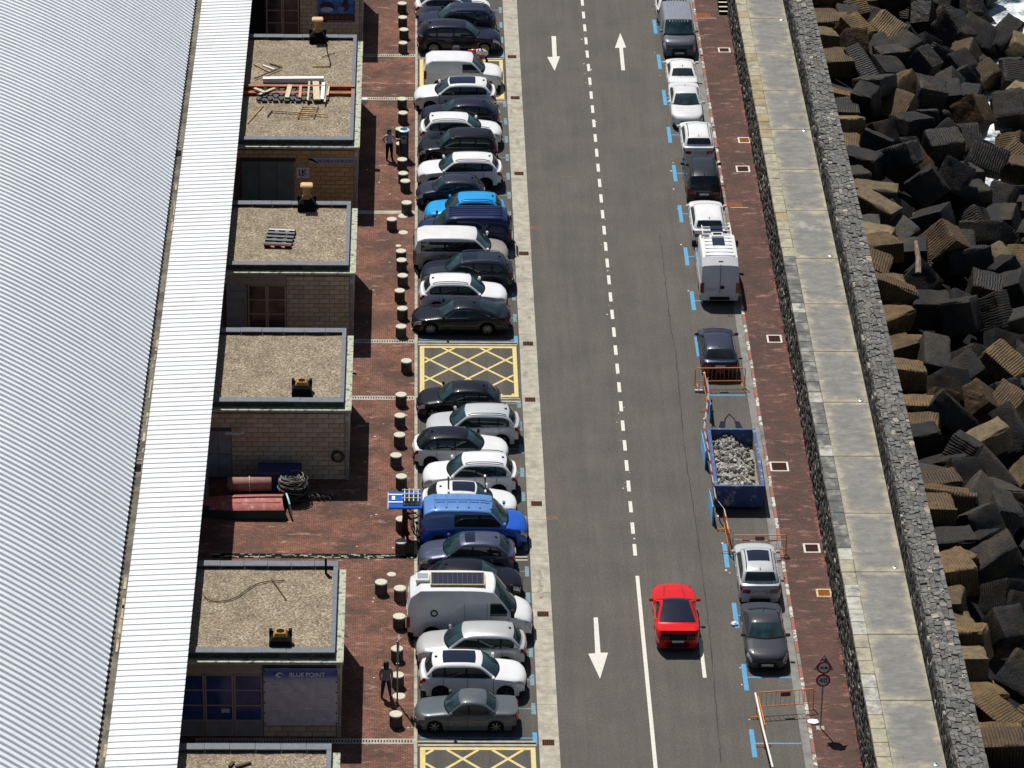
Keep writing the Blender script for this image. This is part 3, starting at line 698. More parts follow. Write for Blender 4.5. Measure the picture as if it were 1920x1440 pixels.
# ================================================================== ANNEX BUILDINGS
XW = -3.2        # outer wall face, pavement side
XI = -12.2
ZL = 3.77
def annex(label, yf, yr, glz, vents, ochre=False, blocks=True, split=None):
    """yf / yr: front and rear of the roof ledge; glz: list of (x0,x1,z0,z1) openings kept free of blocks"""
    o = thing('annex_building', label, 'building', (XI, yf, 0)); lx, ly = XI, yf
    wf = yf + .16
    def bx(x0, x1, y0, y1, z0, z1): return MB().box(((x0 + x1) / 2 - lx, (y0 + y1) / 2 - ly, (z0 + z1) / 2), (x1 - x0, y1 - y0, z1 - z0))
    BL = BLOCKO if ochre else BLOCKM
    bx(XI, XW - .02, wf + .25, yr - .1, .05, ZL - .1).build('core_wall', MORTAR, o)
    bx(XW - .02, XW + .01, wf - .0, yr - .12, .05, ZL - .12).build('side_wall', BL[0], o)
    bx(XW - .14, XW + .03, wf - .04, wf + .16, .05, ZL - .14).build('corner_pilaster', mat('pilaster', (.33, .3, .25, 1), rough=.9, var=.2, vs=4, dirt=(.55, .54, .5, 1), ds=2, dlo=.55, dhi=.6), o)
    bx(XI, XW - .14, wf + .06, wf + .25, .05, ZL - .14).build('front_wall', MORTAR, o)
    # blocks of the front wall, one piece each
    cache = {}
    BW, BH = .5, .243; nrow = 14
    for r in range(nrow):
        z0 = .1 + r * BH; x = XW - .15
        first = True
        while x > XI + .2:
            w = BW if not (first and r % 2) else BW / 2
            first = False; x0 = x - w
            a0 = x0; ok = x0 > BLOCK_MIN
            for g in glz:
                if z0 < g[3] - .04 and z0 + BH > g[2] + .04 and a0 < g[1] and x > g[0]:
                    if x > g[1] + .06: a0 = g[1]
                    else: ok = False
            if ok:
                w2 = x - a0; key = (round(w2, 2),)
                if key not in cache: cache[key] = [MB().box((0, 0, 0), (w2 - .022, .05, BH - .022)).mesh('block', m) for m in BL]
                q = put('block', R.choice(cache[key]), o); q.location = (a0 + w2 / 2 - lx, wf + .04 - ly, z0 + BH / 2)
            x = x0
    # ledge
    b = MB(); XR = -3.05
    for (x0, x1, y0, y1) in ((XI + 2.6, XR, yf, yf + .34), (XR - .42, XR, yf + .34, yr - .2)):
        n = max(2, int(max(x1 - x0, y1 - y0) / .5))
        b.box(((x0 + x1) / 2 - lx, (y0 + y1) / 2 - ly, ZL - .06), (x1 - x0, y1 - y0, .12))
    b.build('ledge', LEDGE, o)
    # upstand + gravel
    ux1 = XR - .36
    bx(XI, ux1, yf + .30, yr - .3, ZL - .05, ZL + .05).build('roof', MORTAR, o)
    bx(XI, ux1, yf + .31, yf + .40, ZL, ZL + .26).build('upstand', UPST, o); bx(XI, ux1, yr - .1, yr - .02, ZL - .2, ZL + .26).build('upstand', UPST, o); bx(ux1 - .08, ux1 - .002, yf + .40, yr - .1, ZL, ZL + .26).build('upstand', UPST, o)
    spans = [(yf + .4, yr - .1)] if not split else [(yf + .4, split - .55), (split + .55, yr - .1)]
    for a, c in spans:
        b = MB(); nx, ny = 14, 16
        b.grid([[(XI + (ux1 - .08 - XI) * i / nx - lx, a + (c - a) * j / ny - ly, ZL + .14 + .035 * mnoise.noise((i * .9, j * .9, a))) for j in range(ny + 1)] for i in range(nx + 1)])
        b.build('gravel', GRAVEL, o, smooth=60)
    # cap tiles
    x = ux1 + .02
    while x > XI + 2.9:
        for (ya, yb) in ((yf + .27, yf + .70), (yr - .44, yr)):
            MB().box((x - .5 - lx, (ya + yb) / 2 - ly, ZL + .285 + R.uniform(-.006, .006)), (.985, yb - ya, .05)).build('cap_tile', CAPM, o)
        x -= 1.0
    y = yf + .72
    while y < yr - .5:
        ln = min(1.0, yr - .46 - y); MB().box((ux1 - .08 - lx, y + ln / 2 - ly, ZL + .285 + R.uniform(-.006, .006)), (.19, ln - .015, .05)).build('cap_tile', CAPM, o); y += 1.0
    for (px, py, tall) in vents:
        v = P(px, py, ZL + .15)
        c = MB().bbox((0, 0, .14), (.92, .8, .56), .04)
        c.lathe([(.56, .42), (.56, .47), (.36, .62)], 4, (0, 0, 0), M=Matrix.Rotation(PI / 4, 3, 'Z'))
        for sx in (-1, 1): c.box((sx * .4, .28, .5), (.14, .2, .3))
        q = c.build('vent_base', BLACK, o); q.location = (v.x - lx, v.y - ly, ZL + .1)
        if tall:
            MB().lathe([(.2, .55), (.24, .75), (.19, .8), (.2, 1.28)], 12).build('pot', mat('ochre_pot', (.33, .2, .08, 1), rough=.85, var=.3, vs=6), q)
            MB().bbox((0, 0, 1.34), (.62, .5, .14), .05).build('pot_cap', mat('terracotta_cap', (.62, .4, .24, 1), rough=.85, var=.15, vs=5), q)
        else:
            MB().lathe([(.46, .5), (.3, .74), (.2, .74), (.2, .55)], 4, M=Matrix.Rotation(PI / 4, 3, 'Z'), cap=False).build('collar', mat('rusty_ochre_collar', (.4, .22, .06, 1), rough=.8, var=.4, vs=6), q)
            MB().lathe([(.17, .70), (.17, .745)], 14).build('flue_hole', BLACK, q)
    return o
def wx(px, py, z): return P(px, py, z).x      # lateral position of a pixel on a front wall (lines run along x)
BLOCK_MIN = -9.9
def door_bank(o, x0, x1, yw, z0, z1, cols, rows, glass, panel=None, kick=.0):
    """framed glazed doors with separate panes, child parts of a building"""
    lx, ly = o.location.x, o.location.y; cw = (x1 - x0) / cols
    for i in range(cols):
        fr = MB(); a = x0 + i * cw; t = .07
        for xx in (a + t / 2 + .01, a + cw - t / 2 - .01): fr.box((xx - lx, yw - ly, (z0 + z1) / 2), (t, .07, z1 - z0))
        zs = [z0 + kick + (z1 - z0 - kick) * r / rows for r in range(rows + 1)]
        for zz in [z0 + .03] + zs: fr.box((a + cw / 2 - lx, yw - ly, zz), (cw - 2 * t - .02, .06, .055))
        d = fr.build('door', FRAMEM, o)
        for r in range(rows):
            MB().box((a + cw / 2 - lx, yw + .015 - ly, (zs[r] + zs[r + 1]) / 2), (cw - 2 * t, .02, zs[r + 1] - zs[r] - .04)).build('pane', glass, d)
        if kick: MB().box((a + cw / 2 - lx, yw + .01 - ly, z0 + kick / 2), (cw - 2 * t, .03, kick - .05)).build('kick_panel', panel or GREYPANEL, d)
def lintel(o, x0, x1, yw, z0, z1, m):
    MB().box(((x0 + x1) / 2 - o.location.x, yw + .03 - o.location.y, (z0 + z1) / 2), (x1 - x0, .06, z1 - z0)).build('lintel', m, o)
LINT = mat('tan_lintel', (.38, .32, .24, 1), rough=.9, var=.15, vs=3)
# E, nearest: only its rear is in the picture
yE = -4.63
E_ = annex('gravel roofed annex cut off by the bottom edge of the picture', yE - 7.6, yE, [], [])
D_ = annex('gravel roofed annex with the wide grey banner on its front', 2.06, 9.92, [(-10.6, -6.35, 0, 3.7), (-6.4, -3.2, 3.4, 3.7)], [(526, 1210, False)])
yw = 2.06 + .20
door_bank(D_, -9.94, -6.36, yw, .12, 3.05, 3, 3, BLUEGLASS, GREYPANEL, .75); lintel(D_, -12.0, -6.36, yw, 3.08, 3.6, LINT)
MB().box((-7.9 - D_.location.x, yw - .03 - D_.location.y, 1.35), (.34, .012, .2)).build('notice', PLATE, D_)
C_ = annex('gravel roofed annex between the courtyard with boats and the glass doors', 24.38, 32.28, [(-10.6, -8.55, 0, 2.75)], [(566, 738, False)])
for i in range(3):
    for j in range(2): MB().box((-10.4 + i * .62 - C_.location.x + .3, .2, .2 + j * 1.2 + .6), (.6, .06, 1.17)).build('door_panel', GREYPANEL, C_)
B_ = annex('gravel roofed annex with a black plastic pallet on its roof', 38.94, 46.75, [(-10.6, -6.45, 0, 3.7)], [(575.4, 391, True)])
yw = 38.94 + .2
door_bank(B_, -8.35, -6.46, yw, .12, 3.0, 2, 3, DARKGLASS, GREYPANEL, .55); lintel(B_, -12, -6.46, yw, 3.03, 3.6, LINT)
door_bank(B_, -9.4, -8.4, yw, .12, 3.0, 1, 1, GREYPANEL, GREYPANEL, .3); MB().box((-8.9 - XI, yw - .04 - 38.94, 2.5), (.85, .02, .35)).build('shelf_panel', mat('pale_panel', (.3, .29, .3, 1), rough=.7), B_)
A_ = annex('long double gravel roofed annex littered with planks and beams', 54.18, 68.95, [(-10.6, -6.5, 0, 3.05)], [(595.7, 77, True)], ochre=True, split=61.6)
yw = 54.18 + .2
for i in range(3): MB().box((-9.25 + i * .93 - XI + .46, yw - 54.18, 1.5), (.9, .07, 2.75)).build('door_leaf', GREENDOOR, A_)
MB().box((-7.85 - XI, yw - .0 - 54.18, 2.97), (2.9, .09, .22)).build('shutter_box', mat('black_box', (.02, .02, .022, 1), rough=.6), A_)
Z_ = annex('annex at the top of the picture with a blue diving poster', 76.4, 84.0, [(-10.6, -6.75, 0, 3.7)], [])
yw = 76.4 + .2
door_bank(Z_, -8.7, -6.8, yw, .12, 3.2, 2, 4, DARKGLASS); lintel(Z_, -12, -6.8, yw, 3.25, 3.7, mat('dark_fascia', (.035, .035, .04, 1), rough=.7))
MB().box((-9.5 - XI, yw - 76.4, 1.6), (1.5, .05, 3.0)).build('dark_opening', mat('dark_interior', (.012, .012, .015, 1), rough=.9), Z_)
# orange steel beams in the expansion gap of A
og = mat('orange_rusted_steel', (.34, .09, .02, 1), rough=.6, var=.3, vs=3)
for k, (py, h) in enumerate(((166, .24), (176, .16))):
    v = P(640, py, 4.0); tag(MB().box((0, 0, 0), (8.6, .14, h)).box((0, 0, h / 2 - .02), (8.6, .26, .035)).box((0, 0, -h / 2 + .02), (8.6, .26, .035)).build('steel_beam', og, loc=(-7.7, v.y, ZL + .16 + h / 2)), 'orange steel beam lying across the long roof, %s' % ('the farther and taller one' if k == 0 else 'the nearer and thinner one'), 'beam', 'orange beams on the long roof')
def plank(name, label, cat, p, q, w, h, m, z, grp=None, lift=0.0):
    a = P(p[0], p[1], z); c = P(q[0], q[1], z + lift); d = c - a; M_ = d.to_track_quat('X', 'Z').to_matrix()
    o = MB().box((0, 0, 0), (d.length, w, h), M=M_).build(name, m, loc=(a + c) / 2 + Vector((0, 0, h / 2)))
    return tag(o, label, cat, grp)
ZG = ZL + .17
wd = [mat('pale_timber', (.55, .47, .33, 1), rough=.85, var=.2, vs=8), mat('yellow_timber', (.42, .28, .12, 1), rough=.85, var=.25, vs=8), mat('dark_timber', (.1, .065, .035, 1), rough=.9, var=.3, vs=8), mat('white_trunking', (.8, .78, .74, 1), rough=.6), mat('pink_timber', (.6, .3, .18, 1), rough=.8, var=.2, vs=8)]
plank('trunking', 'long white box section trunking lying across the long roof', 'trunking', (493, 154), (607, 153), .3, .26, wd[3], ZG)
# black plastic panels (egg crate) under the planks
crate = MB()
a = P(481, 178, ZG); c = P(622, 178, ZG)
for i in range(int((c.x - a.x) / .3)):
    for j in range(6): crate.box((a.x + .15 + i * .3, a.y - .9 + j * .3, ZG + .08), (.27, .27, .1)) if (i + j) % 2 else crate.lathe([(.1, .04), (.1, .16)], 8, (a.x + .15 + i * .3, a.y - .9 + j * .3, ZG))
tag(crate.build('drainage_panel', mat('charcoal_plastic', (.035, .037, .042, 1), rough=.6, var=.3, vs=5)), 'charcoal studded plastic panels spread below the white trunking on the long roof', 'plastic panel')
for i, (p, q, w, m, lab) in enumerate((((544, 160), (538, 184), .24, 0, 'short pale plank lying alone on the plastic panels'), ((564, 161), (562, 184), .14, 4, 'short pinkish plank on the plastic panels'), ((580, 154), (577, 189), .1, 0, 'thin pale batten left of the bundle of boards'),
        ((592, 154), (594, 188), .34, 0, 'widest pale board of the bundle on the long roof'), ((608, 156), (605, 187), .26, 3, 'whitest board of the bundle on the long roof'), ((612, 155), (609, 192), .1, 0, 'thin batten at the right end of the board bundle'), ((617, 161), (614, 180), .1, 0, 'shortest batten at the right of the board bundle'))):
    plank('plank', lab, 'plank', p, q, w, .06, wd[m], ZG + .17, 'planks on the long roof')
plank('plank', 'slanting pale plank at the left end of the plastic panels, rising rightwards', 'plank', (486, 178), (515, 166), .16, .05, wd[0], ZG + .2, 'planks on the long roof')
plank('plank', 'slanting pale plank crossing another at the left end of the panels', 'plank', (477, 166), (497, 174), .18, .05, wd[0], ZG + .26, 'planks on the long roof')
plank('batten', 'white batten in the loose timber frame on the far gravel roof', 'batten', (493, 123), (514, 131), .1, .05, wd[3], ZG, 'loose battens on gravel')
plank('batten', 'dark batten leaning to a point on the far gravel roof', 'batten', (506, 120), (529, 127), .06, .05, wd[2], ZG, 'loose battens on gravel')
plank('batten', 'dark batten running down left from the point of the timber frame', 'batten', (529, 127), (477, 148), .06, .05, wd[2], ZG + .06, 'loose battens on gravel')
plank('batten', 'yellow batten beside the white one on the far gravel roof', 'batten', (476, 121), (506, 136), .07, .05, wd[1], ZG, 'loose battens on gravel')
plank('batten', 'long thin yellow pole on the near half of the long roof', 'batten', (510, 208), (615, 216), .07, .05, wd[1], ZG + .06, 'loose battens on gravel')
plank('batten', 'short dark stick at the left end of the long yellow pole', 'batten', (510, 208), (502, 219), .06, .05, wd[2], ZG, 'loose battens on gravel')
plank('batten', 'curved looking pale stick at the left edge of the near long roof', 'batten', (494, 198), (464, 232), .05, .04, wd[1], ZG, 'loose battens on gravel')
a = P(578, 210, ZG); rk = thing('wooden_rack', 'small slatted wooden rack lying under the long yellow pole', 'rack', (a.x, a.y, ZG))
for i in range(6): MB().box((.05 - i * .06, .55 - i * .28, .05), (.75, .05, .05)).build('slat', wd[1], rk)
for sx in (-.4, .42): MB().box((sx, -.1, .015), (.05, 1.7, .04), rz=-.12).build('rail', wd[2], rk)
plank('batten', 'thin ochre batten lying parallel below the wall light wire on the long roof', 'batten', (586, 125), (619, 124.5), .07, .05, wd[1], ZG, 'loose battens on gravel')
b = MB(); b.tube([P(613, 82, ZG + .03), P(613, 95, ZG + .03), P(617, 108, ZG + .03), P(620, 118, ZG + .03), P(618, 125, ZG + .03)], .03, 5); b.tube([P(603, 107, ZG + .03), P(628, 99, ZG + .03)], .02, 5)
tag(b.build('loose_cable', BLACK), 'thin black cable trailing over the far gravel roof from the vent', 'cable')
# D roof: curled cable, iron pin, rod
b = MB(); b.tube([P(x, y, ZG + .03) for x, y in ((382, 1116), (390, 1124), (405, 1128), (425, 1126), (445, 1119), (462, 1106), (480, 1095), (500, 1090), (535, 1088))], .022, 5)
tag(b.build('loose_cable', mat('brown_cable', (.12, .09, .06, 1), rough=.9)), 'thin brown cable curled in an S across the banner building roof', 'cable')
plank('batten', 'thin pale pole with dark tip lying on the banner building roof', 'batten', (509, 1086), (537, 1126), .05, .04, wd[2], ZG, 'loose battens on gravel')
a = P(611, 1075, ZG); tag(MB().tube([a, a + Vector((0, 0, .7))], .05, 8).tube([a + Vector((0, 0, .02)), a + Vector((.25, -.4, .02))], .035, 6).build('iron_rod', BLACK), 'black iron rod standing on the back of the banner building roof', 'rod')
for p, q in (((430, 1439), (438, 1430)), ((442, 1440), (470, 1431))): plank('batten', 'dark batten on the nearest roof at the bottom edge', 'batten', p, q, .12, .08, wd[2], ZG, 'battens on the nearest roof')
# pallet on B
a = P(525, 449, ZG)
pl = thing('plastic_pallet', 'black plastic pallet lying on the middle gravel roof', 'pallet', (a.x, a.y, ZG), -.1)
pm = mat('grey_black_plastic', (.1, .105, .11, 1), rough=.55, var=.2, vs=5)
for j in range(5): MB().box((0, -.85 + j * .42, .17), (1.36, .2 if j < 4 else .12, .04)).build('slat', pm, pl)
for i in range(3):
    for j in range(5): MB().box((-.52 + i * .52, -.85 + j * .42, .08), (.3, .26, .14)).build('foot', BLACK, pl)
MB().box((0, .7, .2), (1.3, .09, .03)).build('rim', mat('white_plastic', (.75, .75, .72, 1), rough=.5), pl); MB().box((0, -1.0, .14), (1.36, .03, .05)).build('red_edge', mat('red_plastic', (.4, .03, .02, 1), rough=.5), pl)
# white floodlight box by the A gap, drain spouts
a = P(682, 171, 3.3); fl = thing('floodlight', 'white boxy floodlight on a black arm at the long building corner', 'light', (-3.0, 61.2, 3.1))
MB().bbox((.13, 0, .3), (.28, .3, .3), .02).build('housing', mat('white_plastic', (.75, .75, .72, 1), rough=.5), fl); MB().tube([(-.22, 0, .1), (.1, 0, .12)], .03, 6).build('arm', BLACK, fl)
for px, py in ((666, 700), (648, 1192)):
    a = P(px, py, 3.0); q = MB().tube([(-.15, 0, 0), (.1, 0, 0), (.2, .02, -.05)], .05, 8).build('drain_spout', mat('white_plastic', (.75, .75, .72, 1), rough=.5) if py > 1000 else BLACK, C_ if py < 1000 else D_)
    q.location = (-3.1 - XI, a.y - (24.38 if py < 1000 else 2.06), 3.0)

# ================================================================== SIGNS ON THE WALLS
def signboard(name, label, cat, yw, x0, x1, z0, z1, m, parts, th=.03):
    o = thing(name, label, cat, ((x0 + x1) / 2, yw, z0)); MB().box((0, 0, (z1 - z0) / 2), (x1 - x0, th, z1 - z0)).build('board', m, o); return o
def letters(o, txt, size, x, z, m, sx=1.0, th=.006):
    ws = [text_mesh(t, size, th) for t in txt.split()]; wd_ = [max(v.co.x for v in me.vertices) - min(v.co.x for v in me.vertices) for me in ws]
    tot = sum(wd_) + .32 * size * (len(ws) - 1); cx = x - tot * sx / 2; out = []
    for me, w_ in zip(ws, wd_):
        me.materials.clear(); me.materials.append(m); q = put('lettering', me, o); q.location = (cx + w_ * sx / 2, -.03, z); q.rotation_euler = (PI / 2, 0, 0); q.scale = (sx, 1, 1); out.append(q); cx += (w_ + .32 * size) * sx
    return out
def blob(o, name, pts, m, y=-.022):
    b = MB(); b.prism([(p[0], p[1]) for p in pts], 0, .008); q = b.build(name, m, o); q.matrix_local = Matrix.Translation((0, y, 0)) @ Matrix.Rotation(PI / 2, 4, 'X'); return q
def ell(cx, cz, rx, rz_, n=18, a0=0): return [(cx + rx * math.cos(a0 + 2 * PI * i / n), cz + rz_ * math.sin(a0 + 2 * PI * i / n)) for i in range(n)]
yw = 76.4 + .13
def posterm():
    m = bpy.data.materials.new('underwater_print'); n = N(m); f = n.noise(1.6, 6, .6)
    n.set(Base_Color=n.ramp(f, [(.3, (.01, .04, .2, 1)), (.5, (.03, .16, .45, 1)), (.7, (.15, .4, .6, 1))]), Roughness=.5); return m
x0, x1 = P(595, 30, 3).x, P(664.5, 30, 3).x
so_ = signboard('diving_poster', 'blue underwater diving poster lettered SUB BUCEO on the topmost wall', 'poster', yw - .03, x0, x1, 1.75, 3.4, posterm(), 0)
w = x1 - x0
MB().box((0, -.024, .28), (w - .06, .012, .5)).build('dark_band', mat('poster_black', (.008, .008, .012, 1), rough=.5), so_)
letters(so_, 'SUB BUCEO', .3, .12, .3, mat('poster_red', (.35, .06, .03, 1), rough=.5), 1.0)
MB().box((.2, -.032, .09), (w * .7, .008, .04)).build('small_print', mat('poster_grey', (.3, .32, .4, 1), rough=.5), so_)
blob(so_, 'dark_shape', ell(-.55, 1.0, .42, .28, a0=.3), mat('poster_navy', (.008, .02, .09, 1), rough=.5)); blob(so_, 'pale_shape', ell(-.55, .78, .36, .16), mat('poster_pale', (.4, .48, .55, 1), rough=.5), -.028)
blob(so_, 'diver_shape', ell(.5, 1.0, .22, .34), mat('poster_navy', (.008, .02, .09, 1), rough=.5)); blob(so_, 'diver_head', ell(.52, 1.33, .13, .14), mat('poster_black', (.008, .008, .012, 1), rough=.5), -.028); blob(so_, 'diver_arm', ell(.25, .85, .22, .12), mat('poster_lilac', (.22, .2, .4, 1), rough=.5), -.028)
letters(signboard('shop_fascia', 'dim lettered fascia above the topmost glass doors', 'sign', yw + .0, -9.3, -6.9, 3.22, 3.62, mat('dark_fascia', (.035, .035, .04, 1), rough=.7), 0), 'SUB BUCEO', .36, 0, .2, mat('dim_red', (.12, .04, .04, 1), rough=.7))
MB_ = MB().box((0, 0, 0), (.3, .08, .2)).build('alarm_box', mat('amber_plastic', (.5, .26, .02, 1), rough=.5), loc=(P(676, 9, 3.3).x, yw, 3.3)); tag(MB_, 'small amber alarm box right of the blue diving poster', 'alarm')
yw = 54.18 + .16 - .02
x0, x1 = P(579, 302, 3).x, P(664, 302, 3).x
so_ = signboard('school_sign', 'pale name board with black lettering reading ESCUELA DE BUCEO', 'sign', yw, x0, x1, 2.75, 3.12, mat('pale_lilac_board', (.42, .4, .48, 1), rough=.6), 0)
letters(so_, 'ESCUELA DE BUCEO', .23, .22, .17, mat('letter_navy', (.015, .02, .06, 1), rough=.6), .92)
blob(so_, 'diver_logo', [(-1.2, .3), (-1.05, .34), (-.75, .12), (-.7, .04), (-.8, .06), (-1.0, .18), (-1.18, .22)], BLACK)
x0, x1 = P(555, 334, 2.3).x, P(579, 334, 2.3).x
so_ = signboard('logo_sign', 'small white square sign with red L and black K logo', 'sign', yw, x0, x1, 1.95, 2.55, mat('white_board', (.62, .58, .62, 1), rough=.6), 0)
letters(so_, 'K', .48, .08, .32, mat('letter_black', (.01, .01, .012, 1), rough=.6)); letters(so_, 'L', .5, -.12, .29, mat('letter_red', (.3, .02, .05, 1), rough=.6)); letters(so_, 'R', .24, .04, .14, mat('letter_red', (.3, .02, .05, 1), rough=.6))
# BLUE POINT banner, rippled cloth
x0, x1 = -6.32, -3.30; yw = 2.06 + .12
bn = thing('banner', 'large blue grey cloth banner lettered BLUE POINT on the front wall', 'banner', ((x0 + x1) / 2, yw, .7))
b = MB(); nx, nz = 40, 30; W_, H_ = x1 - x0, 2.75
b.grid([[(-W_ / 2 + W_ * i / nx, -.02 - .05 * abs(mnoise.noise((i * .11 + j * .12, j * .05, 3))) - .03 * math.sin((i * .25 + j * .32)) ** 2 * (j / nz) ** .7, H_ * j / nz) for j in range(nz + 1)] for i in range(nx + 1)])
def bannerm():
    m = bpy.data.materials.new('banner_cloth'); n = N(m); sp = n.n('SeparateXYZ'); n.l(n.co('Generated'), sp.inputs[0])
    c = n.ramp(sp.outputs[2], [(.0, (.54, .55, .6, 1)), (.7, (.6, .59, .64, 1)), (.80, (.45, .47, .58, 1)), (.88, (.09, .13, .34, 1)), (1, (.12, .2, .44, 1))])
    c = n.mix(1.0, c, n.ramp(n.noise(2.5, 6, .7), [(.3, .75), (.7, 1.15)]), 'MULTIPLY'); n.set(Base_Color=c, Roughness=.7); return m
b.build('cloth', bannerm(), bn, smooth=70)
bw = mat('banner_white', (.88, .88, .9, 1), rough=.7)
for q in letters(bn, 'BLUE POINT', .27, .28, 2.48, bw): q.location.y = -.135
b = MB()
for k in range(3): b.tube([(-.85 + (.14 - .03 * k) * math.cos(a * .35 + k), -.135, 2.46 + (.12 - .03 * k) * math.sin(a * .35 + k)) for a in range(12)], .018, 5)
b.build('swirl_logo', bw, bn)
b = MB()
for (x, z, w) in ((-1.1, 1.9, .3), (-.6, 1.65, .4), (.2, 1.9, .25), (1.05, 1.85, .2), (.9, 1.3, .4), (-1.0, .85, .35), (.3, .85, .3), (.95, .85, .35), (.95, .35, .2)): b.box((x, -.1, z), (w, .006, .02))
b.build('small_print', bw, bn)
b = MB()
for i in range(6):
    for x in (-W_ / 2 + .04, W_ / 2 - .04): b.lathe([(.03, 0), (.03, .02)], 8, (x, -.06, .1 + i * .5), M=Matrix.Rotation(PI / 2, 3, 'X'))
b.build('eyelets', BLACK, bn)
# ================================================================== VEHICLES
def pl_(pts, x):
    if x <= pts[0][0]: return pts[0][1]
    for (a, u), (c, v) in zip(pts[:-1], pts[1:]):
        if x <= c:
            t = (x - a) / (c - a) if c > a else 0
            return u + (v - u) * t
    return pts[-1][1]
CLS = {   # fractions of the length measured from the nose
 'suv': dict(L=4.45, W=1.84, H=1.64, wr=.35, gc=.22, fw=.195, rw=.80, top=[(0, .66), (.012, .80), (.05, .93), (.14, 1.0), (.27, 1.07), (.6, 1.10), (.93, 1.13), (.985, 1.08), (1, .92)], cab=(.25, .42, .875, .965), wR=.66, belt=.05, wins=[(.30, .54), (.56, .765), (.785, .9)]),
 'hatch': dict(L=4.2, W=1.78, H=1.46, wr=.32, gc=.17, fw=.195, rw=.81, top=[(0, .58), (.012, .70), (.05, .80), (.14, .88), (.27, .97), (.6, .99), (.93, 1.02), (.985, .96), (1, .82)], cab=(.25, .43, .83, .965), wR=.64, belt=.05, wins=[(.30, .54), (.56, .74), (.76, .87)]),
 'small': dict(L=3.7, W=1.66, H=1.48, wr=.3, gc=.17, fw=.19, rw=.82, top=[(0, .6), (.012, .72), (.05, .84), (.14, .92), (.25, 1.0), (.6, 1.02), (.95, 1.04), (.985, .98), (1, .84)], cab=(.23, .41, .86, .975), wR=.66, belt=.05, wins=[(.29, .55), (.57, .80)]),
 'sedan': dict(L=4.6, W=1.8, H=1.44, wr=.32, gc=.17, fw=.19, rw=.79, top=[(0, .58), (.01, .68), (.04, .78), (.14, .87), (.28, .96), (.6, .98), (.85, 1.03), (.975, .99), (1, .8)], cab=(.27, .44, .68, .86), wR=.62, belt=.05, wins=[(.31, .52), (.54, .76)]),
 'oldsedan': dict(L=4.3, W=1.68, H=1.40, wr=.29, gc=.17, fw=.19, rw=.78, top=[(0, .6), (.008, .70), (.03, .80), (.14, .85), (.29, .92), (.6, .93), (.80, .96), (.985, .94), (1, .78)], cab=(.28, .43, .68, .81), wR=.66, belt=.05, wins=[(.31, .50), (.52, .735)]),
 'coupe': dict(L=4.8, W=1.85, H=1.42, wr=.33, gc=.16, fw=.19, rw=.765, top=[(0, .56), (.012, .68), (.05, .78), (.14, .86), (.28, .95), (.6, .98), (.87, 1.02), (.97, .98), (1, .82)], cab=(.265, .43, .66, .925), wR=.6, belt=.05, wins=[(.31, .52), (.53, .80)]),
 'muscle': dict(L=4.78, W=1.92, H=1.38, wr=.35, gc=.15, fw=.19, rw=.76, top=[(0, .55), (.012, .70), (.04, .80), (.2, .90), (.36, .97), (.6, .97), (.85, 1.03), (.975, 1.04), (1, .86)], cab=(.36, .50, .62, .865), wR=.58, belt=.04, wins=[(.41, .62), (.64, .74)]),
 'smallvan': dict(L=4.5, W=1.83, H=1.83, wr=.33, gc=.18, fw=.2, rw=.8, top=[(0, .62), (.012, .8), (.05, .95), (.12, 1.02), (.24, 1.1), (.6, 1.12), (.98, 1.12), (1, 1.1)], cab=(.22, .385, .975, .998), wR=.76, belt=.03, wins=[(.255, .50)]),
 'mpv': dict(L=5.1, W=1.92, H=1.9, wr=.34, gc=.18, fw=.18, rw=.82, top=[(0, .62), (.01, .82), (.04, .98), (.1, 1.06), (.2, 1.14), (.6, 1.16), (.98, 1.16), (1, 1.1)], cab=(.18, .34, .96, .995), wR=.76, belt=.03, wins=[(.25, .42), (.44, .66), (.68, .92)]),
 'bigvan': dict(L=5.4, W=2.05, H=2.52, wr=.35, gc=.2, fw=.17, rw=.8, top=[(0, .62), (.008, .85), (.03, 1.02), (.07, 1.12), (.15, 1.28), (.5, 1.3), (.985, 1.3), (1, 1.25)], cab=(.13, .31, .975, .999), wR=.8, belt=.02, wins=[(.185, .325)]),
}
RIMME, TYREME = {}, {}
def wheel_meshes(dark, style):
    if (dark, style) in RIMME: return TYREME[0], RIMME[(dark, style)]
    if 0 not in TYREME:
        TYREME[0] = MB().lathe([(.74, -.32), (.93, -.34), (1, -.24), (1, .24), (.93, .34), (.74, .32), (.74, -.32)], 24, cap=False, M=Matrix.Rotation(PI / 2, 3, 'X')).mesh('wheel', TYRE, 50)
    b = MB(); Mx = Matrix.Rotation(PI / 2, 3, 'X'); n = (5, 10, 7)[style]
    b.lathe([(.74, -.28), (.76, .28), (.68, .27), (.66, -.1)], 20, M=Mx, cap=False)
    b.lathe([(.14, .1), (.13, .24)], 10, M=Mx)
    for k in range(n):
        a = 2 * PI * k / n; M_ = Matrix.Rotation(a, 3, 'Y'); w = (.15, .07, .11)[style]
        for s in (-1, 1): b.box(M_ @ Vector((.41, -s * .24, 0)), (.58, .06, w), M=M_)
    RIMME[(dark, style)] = b.mesh('rim', RIMD if dark else RIM); return TYREME[0], RIMME[(dark, style)]

